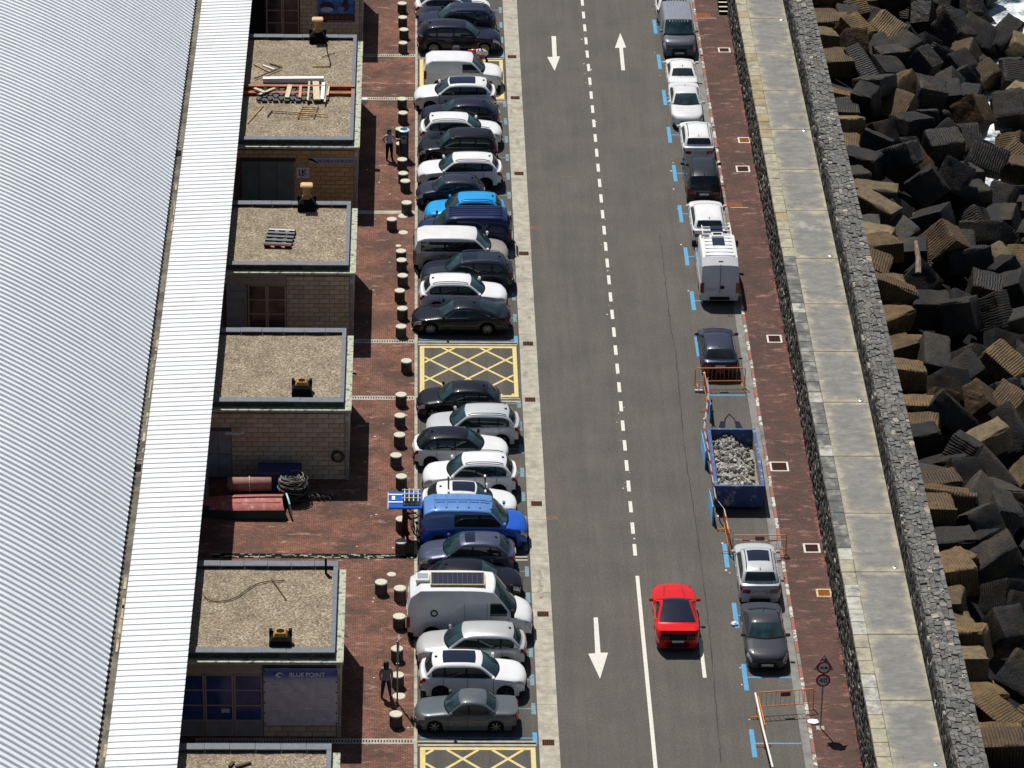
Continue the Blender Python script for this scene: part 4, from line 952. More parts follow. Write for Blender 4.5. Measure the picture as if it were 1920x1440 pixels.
def car(name, label, cat, cls, col, loc, rz, L=None, roof=None, rails=None, sun=None, dark_rims=False, style=0, grp=None, wins=None, H=None, W=None, fin=True, plate=True, priv=True, cab=None, solidroof=None, clad=False, trim=False):
    c = CLS[cls]; L = L or c['L']; W = W or c['W']; H = H or c['H']; wr = c['wr']; gc = c['gc']; hw0 = W / 2
    cab = cab or c['cab']; wins = wins if wins is not None else c['wins']
    o = thing(name, label, cat, loc, rz, grp)
    X = lambda f: L / 2 - f * L
    fr = lambda x: (L / 2 - x) / L
    big = cls in ('bigvan', 'mpv', 'smallvan')
    def hw(x):
        f = fr(x); k = 1.0
        if cls == 'muscle':
            if f < .24: k -= .30 * (1 - f / .24) ** 2
            if .36 < f < .62: k -= .045 * math.sin((f - .36) / .26 * PI)
            if f > .84: k -= .16 * ((f - .84) / .16) ** 2
            return hw0 * k
        if f < .13: k -= (.26 if not big else .17) * (1 - f / .13) ** 2.2
        if f > .9: k -= (.10 if not big else .02) * ((f - .9) / .1) ** 2
        return hw0 * k
    def top(x): return pl_(c['top'], fr(x))
    xw = (X(c['fw']), X(c['rw'])); RA = wr + .055
    def side_bot(x):
        f = fr(x); z = gc + (.06 * max(0, 1 - f / .06)) + (.08 * max(0, (f - .94) / .06))
        for w_ in xw:
            d = abs(x - w_)
            if d < RA: z = max(z, wr + math.sqrt(RA * RA - d * d))
        return z
    NRW = 8
    def bow(x, y):
        f = fr(x); k = min(1, abs(y) / hw0); s_ = 0
        if f < .14: s_ -= (.2 if not big else .13) * (1 - f / .14) * k ** 2.4
        if f > .88: s_ += (.13 if not big else .03) * ((f - .88) / .12) * k ** 2.4
        return x + s_
    def sec(x, v):
        """half section: v 0 (sill) .. 8 (centre of the bonnet / deck)"""
        w = hw(x); zt = top(x); zs = side_bot(x); zsh = zt - .11; cr = .035
        zs = min(zs, zsh - .02)
        tab = [(w * .95, zs), (w * .985, zs + .28 * (zsh - zs)), (w, zs + .62 * (zsh - zs)), (w * .985, zsh), (w * .95, zt - .035), (w * .88, zt), (w * .62, zt + cr * .55), (w * .3, zt + cr * .9), (0, zt + cr)]
        i = min(int(v), NRW - 1); t = v - i; a, b_ = tab[i], tab[i + 1]
        return a[0] + (b_[0] - a[0]) * t, a[1] + (b_[1] - a[1]) * t
    fs_ = sorted(set([0, .004, .012, .025, .05, .08, .11, .14] + [.17 + i * .04 for i in range(20)] + [.95, .97, .985, .994, 1.0] +
                     [min(1, max(0, fr(w_ + RA * math.cos(a * PI / 10)))) for w_ in xw for a in range(11)] + [min(1, max(0, fr(w_ + s * (RA + .012)))) for w_ in xw for s in (-1, 1)]))
    b = MB(); rows = []
    for f in fs_:
        x = X(f); half = [sec(x, v) for v in range(NRW + 1)]
        rows.append([(bow(x, y), -y, z) for y, z in half] + [(bow(x, y), y, z) for y, z in reversed(half[:-1])])
    b.grid(rows)
    n_ = len(rows[0]); N_ = len(rows)
    b.f.append(tuple(range(n_ - 1, -1, -1))); b.f.append(tuple(range((N_ - 1) * n_, N_ * n_))); b.m += [0, 0]
    body = b.build('body', col, o, smooth=38)
    ub = MB().box((0, 0, gc + .16), (L * .93, W * .8, .3)); ub.build('underbody', UNDER, o)
    # ---- cabin
    xa, xb, xc, xd = (X(f) for f in cab)
    wRf = c['wR']; zr = H
    prof = [(xd, top(xd) - .01), (xd + (xc - xd) * .5, top(xd) + (zr - .07 - top(xd)) * (.60 if cls not in ('sedan', 'oldsedan', 'coupe', 'muscle') else (.53 if cls != 'coupe' else .62))), (xc, zr - (.06 if not big else .02)), (xc + (xb - xc) * .33, zr), (xc + (xb - xc) * .7, zr), (xb, zr - .045), (xb + (xa - xb) * .5, top(xa) + (zr - .045 - top(xa)) * .54), (xa, top(xa) - .005)]
    def zc(x): return (pl_(prof, x - .13) + 2 * pl_(prof, x) + pl_(prof, x + .13)) / 4 if xd + .02 < x < xa - .02 else pl_(prof, x)
    def wz(x, z):
        bt = top(x) - .02; t = max(0, min(1, (z - bt) / (zr - bt)))
        wb = hw(x) * (.91 if not big else .965); k = 1.0
        return wb + (hw0 * wRf * 1.12 - wb) * t ** 1.25 if t < 1 else hw0 * wRf * 1.12
    def crown(x): return (.04 if not big else .05)
    xmid = (xb + xc) / 2
    def cbow(x, y):
        k = min(1, abs(y) / hw0) ** 2
        if x > xmid: return x - (.24 if not big else .16) * k * ((x - xmid) / (xa - xmid)) ** .8
        return x + (.16 if not big else .02) * k * ((xmid - x) / (xmid - xd)) ** .8
    def csec(x):
        z = zc(x); bt = top(x) - .05; hgt = z - bt; w_e = wz(x, z)
        r = min(.07, hgt * .35)
        return [(wz(x, bt), bt), (wz(x, bt + hgt * .5), bt + hgt * .5), (wz(x, z - r), z - r), (w_e - r * .35, z - r * .35), (w_e - r * 1.3, z), (w_e * .5, z + crown(x) * .75), (0, z + crown(x))]
    def topz(x, y):
        w_e = max(.05, wz(x, zc(x))); return zc(x) + crown(x) * (1 - min(1, (y / w_e) ** 2))
    xs = sorted(set([xa, xb, xc, xd] + [xd + (xc - xd) * i / 5 for i in range(6)] + [xc + (xb - xc) * i / 8 for i in range(9)] + [xb + (xa - xb) * i / 6 for i in range(7)]), reverse=True)
    b = MB(); rows = []
    for x in xs:
        h = csec(x); rows.append([(cbow(x, y), -y, z) for y, z in h] + [(cbow(x, y), y, z) for y, z in reversed(h[:-1])])
    b.grid(rows); m_ = len(rows[0])
    b.f.append(tuple(range(m_ - 1, -1, -1))); b.f.append(tuple(range((len(rows) - 1) * m_, len(rows) * m_))); b.m += [0, 0]
    cabin = b.build('cabin', roof or col, o, smooth=32)
    # ---- glass
    def topglass(nm, x0, x1, m, inset=.085, off=.008, nx=6, ny=8):
        g = MB(); pts = []
        for i in range(nx + 1):
            x = x0 + (x1 - x0) * i / nx; w_ = max(.04, wz(x, zc(x)) - inset); row = []
            for j in range(ny + 1):
                y = -w_ + 2 * w_ * j / ny; z = topz(x, y)
                dzx = (zc(x + .01) - zc(x - .01)) / .02; n = Vector((-dzx, 0, 1)).normalized(); row.append((cbow(x, y) + n.x * off, y, z + n.z * off))
            pts.append(row)
        g.grid(pts); return g.build(nm, m, o, smooth=60)
    topglass('windscreen', xb + (xa - xb) * .05, xb + (xa - xb) * .92, SCREEN if cls != 'muscle' else GLASS, .085 if cls != 'muscle' else .06)
    if cls == 'muscle': topglass('roof_glass', xb + .02, xc + (xd - xc) * .88, mat('sunroof_glass', (.01, .013, .03, 1), rough=.05, spec=.6), .06, .012, 12, 8)
    elif not big: topglass('rear_window', xc + (xd - xc) * .10, xc + (xd - xc) * .80, GLASS, .12)
    elif cls == 'mpv':
        MB().box((X(1) - .012, 0, 1.5), (.012, W * .66, .5)).build('rear_window', GLASS, o)
    def sidewin(f0, f1, s, last, nm='side_window', m=GLASS, off=.011, grow=0.0):
        g = MB(); pts = []; n = 10
        for i in range(n + 1):
            f = f0 + (f1 - f0) * i / n; x = X(f); lo = top(x) + (.0 if not big else .03); hi = min(zc(x) - .095, zr - (.12 if not big else .2))
            if cls == 'bigvan': lo = max(lo, 1.2); hi = min(hi, 1.93)
            if last:
                t = max(0, (i / n - .45) / .55); lo2 = lo + (hi - lo) * .62 * t ** 2; hi2 = hi - (hi - lo) * .22 * t ** 2; lo, hi = lo2, hi2
            if hi - lo < .02: hi = lo + .02
            lo -= grow; hi += grow
            row = []
            for j in range(5):
                z = lo + (hi - lo) * j / 4; row.append((cbow(x, wz(x, z)), s * (wz(x, z) + off), z))
            pts.append(row)
        g.grid(pts); return g.build(nm, m, o, smooth=60)
    for s in (-1, 1):
        if len(wins) > 1: sidewin(wins[0][0] - .008, wins[-1][1] + .004, s, trim and not big, 'window_surround', CHROME if trim else BLACKP, .006, .016 if trim else .0)
        if trim: sidewin(wins[0][0] - .004, wins[-1][1] + .001, s, True, 'window_surround', BLACKP, .009, .002)
        for k, (f0, f1) in enumerate(wins): sidewin(f0, f1, s, k == len(wins) - 1 and len(wins) > 1 and not big)
    # ---- roof fittings
    if rails:
        for s in (-1, 1):
            x0, x1 = xb - .12, xc + .12; pts = []
            for i in range(9):
                x = x0 + (x1 - x0) * i / 8; y = s * (wz(x, zc(x)) - .1); pts.append((x, y, topz(x, y) + (.05 if 0 < i < 8 else .01)))
            MB().tube(pts, .02, 6).build('roof_rail', rails, o)
    if sun:
        x0, x1 = xb - sun[0] * (xb - xc), xb - sun[1] * (xb - xc); topglass('sunroof', x0, x1, mat('sunroof_glass', (.01, .013, .03, 1), rough=.05, spec=.6), .2, .012, 5, 6)
        if sun[1] - sun[0] > .5 and len(sun) > 2: topglass('sunroof_bar', (x0 + x1) / 2 - .02, (x0 + x1) / 2 + .02, BLACKP, .2, .02, 1, 6)
    if solidroof: topglass('roof_panel', xb, xc, solidroof, .07, .008, 8, 8)
    if fin and not big: MB().prism([(xc + .08, -.02), (xc + .19, -.01), (xc + .19, .01), (xc + .08, .02)], topz(xc + .15, 0) - .01, topz(xc + .15, 0) + .045).build('antenna', BLACKP, o)
    # ---- wheels
    ty, rm = wheel_meshes(dark_rims, style)
    for w_ in xw:
        for s in (-1, 1):
            q = put('wheel', ty, o, (w_, s * (hw0 - .135), wr)); q.scale = (wr, wr * (.62 if s > 0 else .62), wr)
            put('rim', rm, q)
    # ---- lights, plates, trim
    def patch(nm, f0, f1, v0, v1, m, s, off=.012, n=5):
        g = MB(); pts = []
        for i in range(n + 1):
            x = X(f0 + (f1 - f0) * i / n); row = []
            for j in range(5):
                y, z = sec(x, v0 + (v1 - v0) * j / 4); row.append((bow(x, y) + (off if f0 < .5 else -off) * .9, s * (y + off), z + off * .5))
            pts.append(row)
        g.grid(pts); return g.build(nm, m, o, smooth=50)
    xe = X(1); xf = X(0)
    for s in (-1, 1):
        patch('headlight', .004, .085 if not big else .06, 2.6 if cls != 'oldsedan' else 2.8, 4.3, LAMP, s)
        if big: MB().box((xe - .004, s * (hw(xe) - .1), 1.0 if cls != 'bigvan' else .98), (.03, .16, .55)).box((xe + .06, s * (hw(xe) + .0), 1.0), (.14, .02, .5)).build('tail_light', TAIL, o)
        elif cls == 'muscle':
            t_ = MB()
            for k in range(3): t_.box((xe - .012, s * (.42 + k * .12), .78), (.03, .06, .2))
            t_.build('tail_light', TAIL, o)
        else:
            patch('tail_light', .955, .998, 2.7, 4.2, TAIL, s)
            MB().box((bow(xe, hw0 * .68) - .012, s * hw0 * .66, top(xe) - .08), (.05, hw0 * .36, .15), rz=-s * .12).build('tail_light', TAIL, o)
        # mirror
        xm = xa - (.28 if not big else .2); zm = top(xm) + (.09 if not big else .22)
        ms = (.13, .2, .15) if cls != 'bigvan' else (.16, .22, .36)
        MB().bbox((xm, s * (hw0 + .07), zm), ms, .035).box((xm, s * (hw0 - .04), zm - .05), (.05, .16, .035)).build('mirror', roof if (roof and cls != 'bigvan') else (BLACKP if big else col), o)
        # handles
        hd = MB()
        for f in ((.50, .70) if len(wins) > 1 else (.40, )):
            x = X(f); y, z = sec(x, 2.75); hd.box((x, s * (y + .012), z), (.17, .02, .03))
        hd.build('door_handle', col if not big else BLACKP, o)
    if clad or big and cls == 'bigvan':
        for s in (-1, 1):
            g = MB(); pts = []
            for f in fs_:
                x = X(f)
                if f < .02 or f > .985: continue
                row = []
                for j in range(3):
                    y, z = sec(x, .0 + .45 * j / 2 * (1 if cls != 'bigvan' else .7)); row.append((bow(x, y), s * (y + .012), z))
                pts.append(row)
            g.grid(pts); g.build('sill_cladding', BLACKP, o, smooth=50)
    MB().box((xf + .006, 0, .5 if not big else .62), (.03, hw0 * .85, .2)).build('grille', BLACKP, o)
    for s in (-1, 1):
        patch('bumper', .0, .05, 0, 1.1, BLACKP, s, .008); patch('bumper', .95, 1.0, 0, 1.0, BLACKP, s, .008)
    MB().box((xf - .01, 0, .36), (.04, hw0 * .9, .13)).box((xe + .006, 0, .4), (.04, hw0 * 1.0, .17)).build('bumper', BLACKP, o)
    if plate:
        zp = .44; MB().box((xf + .02, 0, zp), (.012, .5, .11)).build('number_plate', PLATE, o)
        zq = (.78 if cls in ('suv', 'hatch', 'small') else .6) if not big else .9
        MB().box((xe - .014, (0 if cls != 'bigvan' else .45), zq), (.012, .5, .11)).build('number_plate', PLATE, o)
    # seams of the bonnet and wipers
    topglass('cowl_trim', xb + (xa - xb) * .90, xb + (xa - xb) * 1.0, BLACKP, .04, .005, 2, 8)
    for s in (-1, 1):
        g = MB()
        for f in [w_[0] + .012 for w_ in wins[:1]] + [w_[1] + .01 for w_ in wins[:2]]:
            pts = []
            for j in range(5):
                y, z = sec(X(f), .5 + 3.3 * j / 4); pts.append([(X(f) - .009, s * (y + .006), z), (X(f) + .009, s * (y + .006), z)])
            g.grid(pts)
        g.build('door_seam', UNDER, o)
    o['dims'] = (L, W, H); FN[o.name] = (topz, wz, zc, cbow); return o
FN = {}
def rib(o, pts, m, w=.06, h=.025):
    """raised roof rib following the roof's curve; pts are (x,y) on the roof"""
    tz = FN[o.name][0]; b = MB(); n = 8; (x0, y0), (x1, y1) = pts; d = Vector((x1 - x0, y1 - y0, 0)).normalized(); sd = Vector((-d.y, d.x, 0)) * w / 2; rows = []
    for i in range(n + 1):
        x, y = x0 + (x1 - x0) * i / n, y0 + (y1 - y0) * i / n; z = tz(x, y)
        rows.append([(x - sd.x, y - sd.y, z - .01), (x - sd.x * .6, y - sd.y * .6, z + h), (x + sd.x * .6, y + sd.y * .6, z + h), (x + sd.x, y + sd.y, z - .01)])
    b.grid(rows); return b.build('roof_rib', m, o)

def C(n, r, g, b, metal=.3): return paint(n, rgb(r, g, b), metal)
WHT = C('white', 218, 219, 220, 0); PEARL = C('pearl_white', 208, 209, 210, .1); SILV = C('silver', 178, 180, 180, .6); LGREY = C('light_grey', 184, 188, 190, .25)
NAVY = C('navy', 34, 38, 62, .1); DNAVY = C('dark_navy', 24, 26, 44, .1); BLK = C('black', 19, 21, 30, .05); CHAR = C('charcoal', 38, 42, 55, .1); DGREY = C('dark_grey', 60, 61, 67, .2)
SKYB = C('sky_blue', 38, 150, 214, .2); VANB = C('van_blue', 34, 88, 184, .2); VNAVY = C('van_navy', 27, 38, 76, .1); TAUPE = C('taupe_silver', 158, 152, 145, .5); GBLUE = C('grey_blue', 86, 92, 97, .2); REDC = C('red', 205, 24, 26, .15); SLATE = C('slate_blue', 72, 78, 98, .5)
ROOFBLK = C('gloss_black_roof', 20, 22, 32, .2)
RAILB = BLACKP; RAILS_ = CHROME
GL = 'cars parked nose-in by the red pavement'; GR = 'vehicles parked along the right kerb'
def left(name, label, cat, cls, col, x0, x1, yr, face, **kw):
    """x0,x1: pixel ends of the car; yr: pixel row of the roof's middle; face +1 nose to the road, -1 nose to the pavement"""
    H = kw.get('H') or CLS[cls]['H']
    yc = P((x0 + x1) / 2, yr, H).y
    py = Q(2.4, yc, .6)[1]
    a, c = P(x0, py, .6).x, P(x1, py, .6).x
    return car(name, label, cat, cls, col, ((a + c) / 2, yc, 0), 0 if face > 0 else PI, L=c - a, grp=GL, **kw)
CARS = []
A = CARS.append
A(left('parked_car', 'white car cut by the top edge with shaded blue looking side', 'car', 'hatch', WHT, 778, 920, -12, 1))
A(left('parked_car', 'navy SUV with chrome window line, second car from the top', 'car', 'suv', NAVY, 783, 931, 11, -1, rails=RAILS_, trim=True))
A(left('parked_car', 'very dark navy SUV nose to the road beside the motorcycle', 'car', 'suv', DNAVY, 782, 939, 42, 1, style=1))
A(left('parked_van', 'small white panel van standing on a yellow hatched box', 'van', 'smallvan', WHT, 795, 942, 104, 1))
A(left('parked_car', 'white SUV with dark glass roof in front of the small white van', 'car', 'suv', WHT, 776, 930, 150, -1, sun=(.02, .72), rails=None))
A(left('parked_car', 'dark navy hatchback between two white SUVs near the ticket machine', 'car', 'hatch', DNAVY, 789, 936, 189, -1))
A(left('parked_car', 'white SUV nose to the road with black roof rails, opposite the ticket machine', 'car', 'suv', WHT, 787, 941, 217, 1, rails=RAILB))
A(left('parked_car', 'black boxy people carrier between two white SUVs', 'car', 'suv', BLK, 783, 933, 247, -1, rails=RAILB, H=1.68, cab=(.23, .4, .93, .985), wins=[(.28, .5), (.52, .72), (.74, .93)]))
A(left('parked_car', 'white SUV nose to the pavement with grey lower side and black arches', 'car', 'suv', WHT, 782, 942, 292, -1, rails=RAILB, style=0, dark_rims=True, clad=True))
A(left('parked_car', 'small black hatchback half a length shorter than its neighbours', 'car', 'small', CHAR, 780, 908, 333, -1))
A(left('parked_car', 'bright sky blue SUV with black roof rails', 'car', 'suv', SKYB, 796, 947, 367, -1, rails=RAILB))
A(left('parked_van', 'dark navy van with ribbed roof next to the sky blue car', 'van', 'mpv', VNAVY, 780, 958, 396, -1, wins=[(.25, .42)]))
A(left('parked_van', 'taupe silver passenger van with sunlit white roof and dark windows', 'van', 'mpv', TAUPE, 775, 953, 434, 1, roof=C('roof_sun_glare', 214, 214, 212, .1)))  # roof whiter than the body: sun glare on the silver put into its colour
A(left('parked_car', 'dark slate SUV with silver roof rails beside the taupe van', 'car', 'suv', CHAR, 790, 963, 480, -1, rails=RAILS_, sun=(.05, .4)))
A(left('parked_car', 'white SUV nose to the road beside the black coupe', 'car', 'suv', WHT, 786, 951, 521, 1, rails=RAILB))
A(left('parked_car', 'long black four door coupe next to the yellow hatched box', 'car', 'coupe', BLK, 772, 957, 567, -1, style=1, trim=True))
A(left('parked_car', 'black hatchback overlapping the corner of the yellow hatched box', 'car', 'hatch', BLK, 781, 939, 722, -1))
A(left('parked_car', 'light grey SUV with black rails below the black hatchback', 'car', 'suv', LGREY, 798, 975, 766, -1, rails=RAILB))
A(left('parked_car', 'white hatchback with black roof nose to the road', 'car', 'hatch', WHT, 774, 953, 809, 1, roof=ROOFBLK, H=1.54, dark_rims=True))
A(left('parked_car', 'white off-roader with black roof rails and three side windows', 'car', 'suv', WHT, 792, 970, 857, -1, rails=RAILB, dark_rims=True, H=1.68))
A(left('parked_car', 'white car with black glass roof and roof bars behind the blue van', 'car', 'hatch', WHT, 790, 969, 912, 1, sun=(.02, .62), H=1.5))
BV = left('parked_van', 'bright blue van with raised tailgate and ribbed roof', 'van', 'mpv', VANB, 787, 990, 941, 1, wins=[(.24, .42), (.45, .68)], H=1.96, roof=C('van_blue_sheen', 92, 132, 188, .1)); A(BV)  # roof blue lightened: the sheen on it is painted into the colour
A(left('parked_car', 'grey blue hatchback with square sunroof below the blue van', 'car', 'hatch', SLATE, 784, 966, 1007, -1, sun=(.12, .38), H=1.5))
A(left('parked_car', 'black car almost hidden behind the white camper van', 'car', 'hatch', BLK, 800, 979, 1058, 1))
WV = left('parked_van', 'tall white camper van with solar panel and roof hatch', 'van', 'bigvan', WHT, 763, 999, 1088, 1); A(WV)
A(left('parked_car', 'silver SUV with long bonnet beside the white camper van', 'car', 'suv', SILV, 780, 987, 1177, -1, dark_rims=True))
A(left('parked_car', 'white SUV with large dark sunroof above the grey saloon', 'car', 'suv', WHT, 786, 987, 1231, 1, sun=(.12, .80), dark_rims=True))
A(left('parked_car', 'old grey blue saloon nearest the bottom yellow box', 'car', 'oldsedan', GBLUE, 777.5, 972, 1303, -1, style=2, fin=False))
# ---- right-hand row: given by the pixel of the end nearest the camera
def right(name, label, cat, cls, col, xc, yn, face, zn=.36, L=None, grp=GR, **kw):
    Lc = L or CLS[cls]['L']; p = P(xc, yn, zn)
    return car(name, label, cat, cls, col, (p.x, p.y + Lc / 2, 0), PI / 2 * face, L=Lc, grp=grp, **kw)
A(right('parked_car', 'white car mostly hidden behind the dark grey van at the top', 'car', 'hatch', WHT, 1259, 38, 1))
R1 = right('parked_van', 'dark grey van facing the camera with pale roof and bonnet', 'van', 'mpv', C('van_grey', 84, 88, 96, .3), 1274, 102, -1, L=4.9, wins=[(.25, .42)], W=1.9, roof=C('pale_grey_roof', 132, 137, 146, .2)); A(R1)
A(right('parked_car', 'white saloon seen from behind below the dark grey van', 'car', 'sedan', WHT, 1281, 176, 1, W=1.7, L=4.3))
A(right('parked_car', 'white saloon facing the camera with dark windscreen', 'car', 'sedan', PEARL, 1289, 234, -1, W=1.76))
A(right('parked_car', 'white compact SUV seen from behind with dark rear glass, above the black off-roader', 'car', 'suv', WHT, 1310, 302, 1, L=4.2, W=1.76, rails=RAILB, H=1.58))
A(right('parked_car', 'black off-roader seen from behind with ribbed grey roof', 'car', 'suv', C('offroad_black', 44, 45, 50, .4), 1320, 378, 1, L=4.5, W=1.86, H=1.8, rails=RAILB, cab=(.25, .4, .93, .985)))
A(right('parked_car', 'white coupe SUV with red wrap-round tail lights in front of the white van', 'car', 'suv', WHT, 1330, 458, 1, L=4.36, W=1.8, H=1.56, rails=None))
RV = right('parked_van', 'tall white van seen from behind with roof vents', 'van', 'bigvan', WHT, 1349, 561, 1, L=5.0, W=2.0, H=2.45); A(RV)
A(right('parked_car', 'charcoal hatchback parked alone behind the orange barrier', 'car', 'hatch', C('blue_charcoal', 52, 56, 72, .5), 1350, 702, 1, L=4.35, W=1.8))
A(right('parked_car', 'silver SUV with dark glass roof between barrier and grey saloon', 'car', 'suv', LGREY, 1425, 1128, 1, L=4.4, W=1.84, sun=(.12, .62, 1), rails=RAILB))
A(right('parked_car', 'dark grey saloon facing the camera by the speed limit sign', 'car', 'sedan', DGREY, 1439, 1250, -1, L=4.45, W=1.78))
RED = right('moving_car', 'bright red sports coupe driving in the right lane', 'car', 'muscle', REDC, 1271, 1212, 1, grp=None, L=4.78, fin=False, dark_rims=True); A(RED)
MB().bbox((-2.2, 0, 1.09), (.3, 1.5, .04), .015).build('spoiler', REDC, RED); MB().box((-2.385, 0, .80), (.03, 1.46, .27)).build('tail_panel', BLACKP, RED)
for s in (-1, 1): MB().box((1.35, s * .42, 1.012 - .045), (1.0, .025, .02), M=Matrix.Rotation(.08, 3, 'Y') @ Matrix.Rotation(-s * .08, 3, 'Z')).build('bonnet_crease', mat('dark_red', (.2, .008, .008, 1), rough=.4), RED)
# ---- van roof fittings
def roofz(o): return o['dims'][2] + .05
zt = roofz(WV)
MB().box((-.55, -.05, zt + .05), (2.25, 1.0, .035)).build('solar_panel', SOLAR, WV)
fr_ = MB()
for s in (-1, 1): fr_.box((-.55, -.05 + s * .52, zt + .055), (2.35, .05, .055)); fr_.box((-.55 + s * 1.15, -.05, zt + .055), (.05, 1.0, .055))
fr_.build('panel_frame', mat('cream_frame', (.5, .43, .25, 1), rough=.8), WV)
b = MB()
for i in range(11): b.box((-1.6 + i * .21, -.05, zt + .07), (.008, .98, .004))
for j in range(6): b.box((-.55, -.5 + j * .18, zt + .0715), (2.2, .008, .004))
b.build('cell_grid', mat('cell_silver', (.12, .12, .16, 1), rough=.4), WV)
hc = MB().bbox((-2.05, .02, zt + .05), (.6, .62, .14), .03).build('roof_hatch', WHT, WV); MB().box((-2.05, .08, zt + .125), (.46, .42, .02)).build('hatch_pane', mat('smoke_pane', (.3, .33, .37, 1), rough=.15), hc)
MB().box((-1.35, -1.005, 1.02), (1.5, .02, .05)).build('slide_rail', BLACKP, WV)
fl_ = MB()
for k in range(9):
    a = k * PI / 4.5; fl_.box((-1.55 + .12 * math.cos(a), -1.0, 1.45 + .13 * math.sin(a)), (.05, .02, .16), M=Matrix.Rotation(-a, 3, 'Y'))
fl_.build('flower_decal', BLACKP, WV)
for x in (.55, .9): MB().box((x, -1.01, .98), (.11, .025, .16)).build('door_pocket', BLACKP, WV)
b = MB()
for f in (-.25, .72): b.box((f, -1.012, 1.2), (.012, .012, 1.6))
b.build('door_seam', mat('seam_grey', (.12, .12, .13, 1), rough=.6), WV)
zt = roofz(RV)
for (x, m_, d) in ((1.25, SOLAR, .5), (.95, SOLAR, .3), (-.35, SOLAR, .62)): MB().box((x, .0, zt + .06), (d, .62, .04)).build('solar_panel', m_, RV)
MB().bbox((.45, 0, zt + .05), (.5, .6, .12), .03).build('roof_vent', WHT, RV); MB().box((.45, 0, zt + .12), (.2, .44, .02)).build('vent_slot', BLACK, RV); MB().box((.42, .62, zt + .04), (.18, .4, .05)).build('roof_bracket', CAPM, RV)
for s in (-1, 1): MB().box((-.1, s * .72, zt + .0), (3.6, .05, .05)).build('roof_rail', mat('cream_rail', (.62, .6, .52, 1), rough=.6), RV)
for k in range(9): MB().box((1.5 - k * .42, 0, zt + .0), (.06, 1.36, .03)).build('roof_rib', WHT, RV)
MB().box((-2.515, 0, 1.5), (.012, .02, 1.6)).build('door_seam', BLACKP, RV); MB().box((-2.515, -.12, 1.02), (.03, .18, .16)).build('door_lock', BLACKP, RV); MB().box((-2.44, 0, 2.42), (.04, .24, .06)).build('brake_light', TAIL, RV)
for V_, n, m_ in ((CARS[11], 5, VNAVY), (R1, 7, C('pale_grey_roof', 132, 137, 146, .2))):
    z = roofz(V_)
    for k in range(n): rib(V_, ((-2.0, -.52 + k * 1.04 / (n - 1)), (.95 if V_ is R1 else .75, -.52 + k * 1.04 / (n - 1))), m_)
z = roofz(BV)
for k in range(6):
    for s in (-1, 1): rib(BV, ((-1.75 + k * .5, s * .1), (-1.75 + k * .5, s * .6)), C('van_blue_sheen', 92, 132, 188, .1), .1, .03)
for yy in (-.1, .1): rib(BV, ((-1.8, yy), (.8, yy)), C('van_blue_sheen', 92, 132, 188, .1), .1, .03)
# roof bars of the white car behind the blue van
o = CARS[20]
for x in (.72, -.95):
    q = MB().tube([(x, -.78, 1.62), (x, .78, 1.62)], .03, 8).box((x, -.6, 1.56), (.08, .06, .1)).box((x, .6, 1.56), (.08, .06, .1)).build('roof_bar', BLACKP, o)
    for s in (-1, 1): MB().lathe([(.05, -.1), (.05, .1)], 10, (x, s * .72, 1.63), M=Matrix.Rotation(PI / 2, 3, 'X')).build('bar_end', mat('white_plastic', (.75, .75, .72, 1), rough=.5), q)
# raised tailgate with bicycle carrier on the blue van
Lb, Wb, Hb = BV['dims']; xh = -Lb / 2 + .12
tg = MB(); n = 6
tg.bbox((xh - .78, 0, Hb + .06), (1.5, Wb * .80, .09), .03); tgo = tg.build('tailgate', VANB, BV)
MB().bbox((xh - 1.5, 0, Hb + .0), (.12, Wb * .8, .16), .03).build('tailgate_edge', WHT, tgo)
for yy in (-.28, .42): MB().box((xh - 1.05, yy, Hb + .125), (.95, .11, .03)).build('white_stripe', WHT, tgo)
MB().box((xh - 1.3, .1, Hb + .125), (.14, .34, .03)).build('plate_lamp', mat('white_plastic', (.75, .75, .72, 1), rough=.5), tgo)
MB().box((xh - .5, -.1, Hb + .125), (.75, .95, .03)).build('rear_window', GLASS, tgo)
b = MB()
for i in range(4): b.tube([(xh - .8 + i * .2, -.5, Hb + .3), (xh - .8 + i * .2, .62, Hb + .3)], .022, 6)
for yy in (-.25, .12, .5): b.tube([(xh - .92, yy, Hb + .33), (xh - .08, yy, Hb + .33)], .022, 6)
for i in (0, 3): b.tube([(xh - .8 + i * .2, -.5, Hb + .3), (xh - .8 + i * .2, -.55, Hb + .12)], .02, 6)
b.build('cycle_carrier', mat('cream_tube', (.72, .69, .58, 1), rough=.45), tgo)
for s in (-1, 1): MB().tube([(xh + .02, s * .75, Hb - .45), (xh - .6, s * .72, Hb + .0)], .02, 6).build('gas_strut', BLACKP, tgo)
MB().bbox((xh - .06, 0, .5), (.18, Wb * .9, .24), .04).build('rear_step', BLACKP, BV)
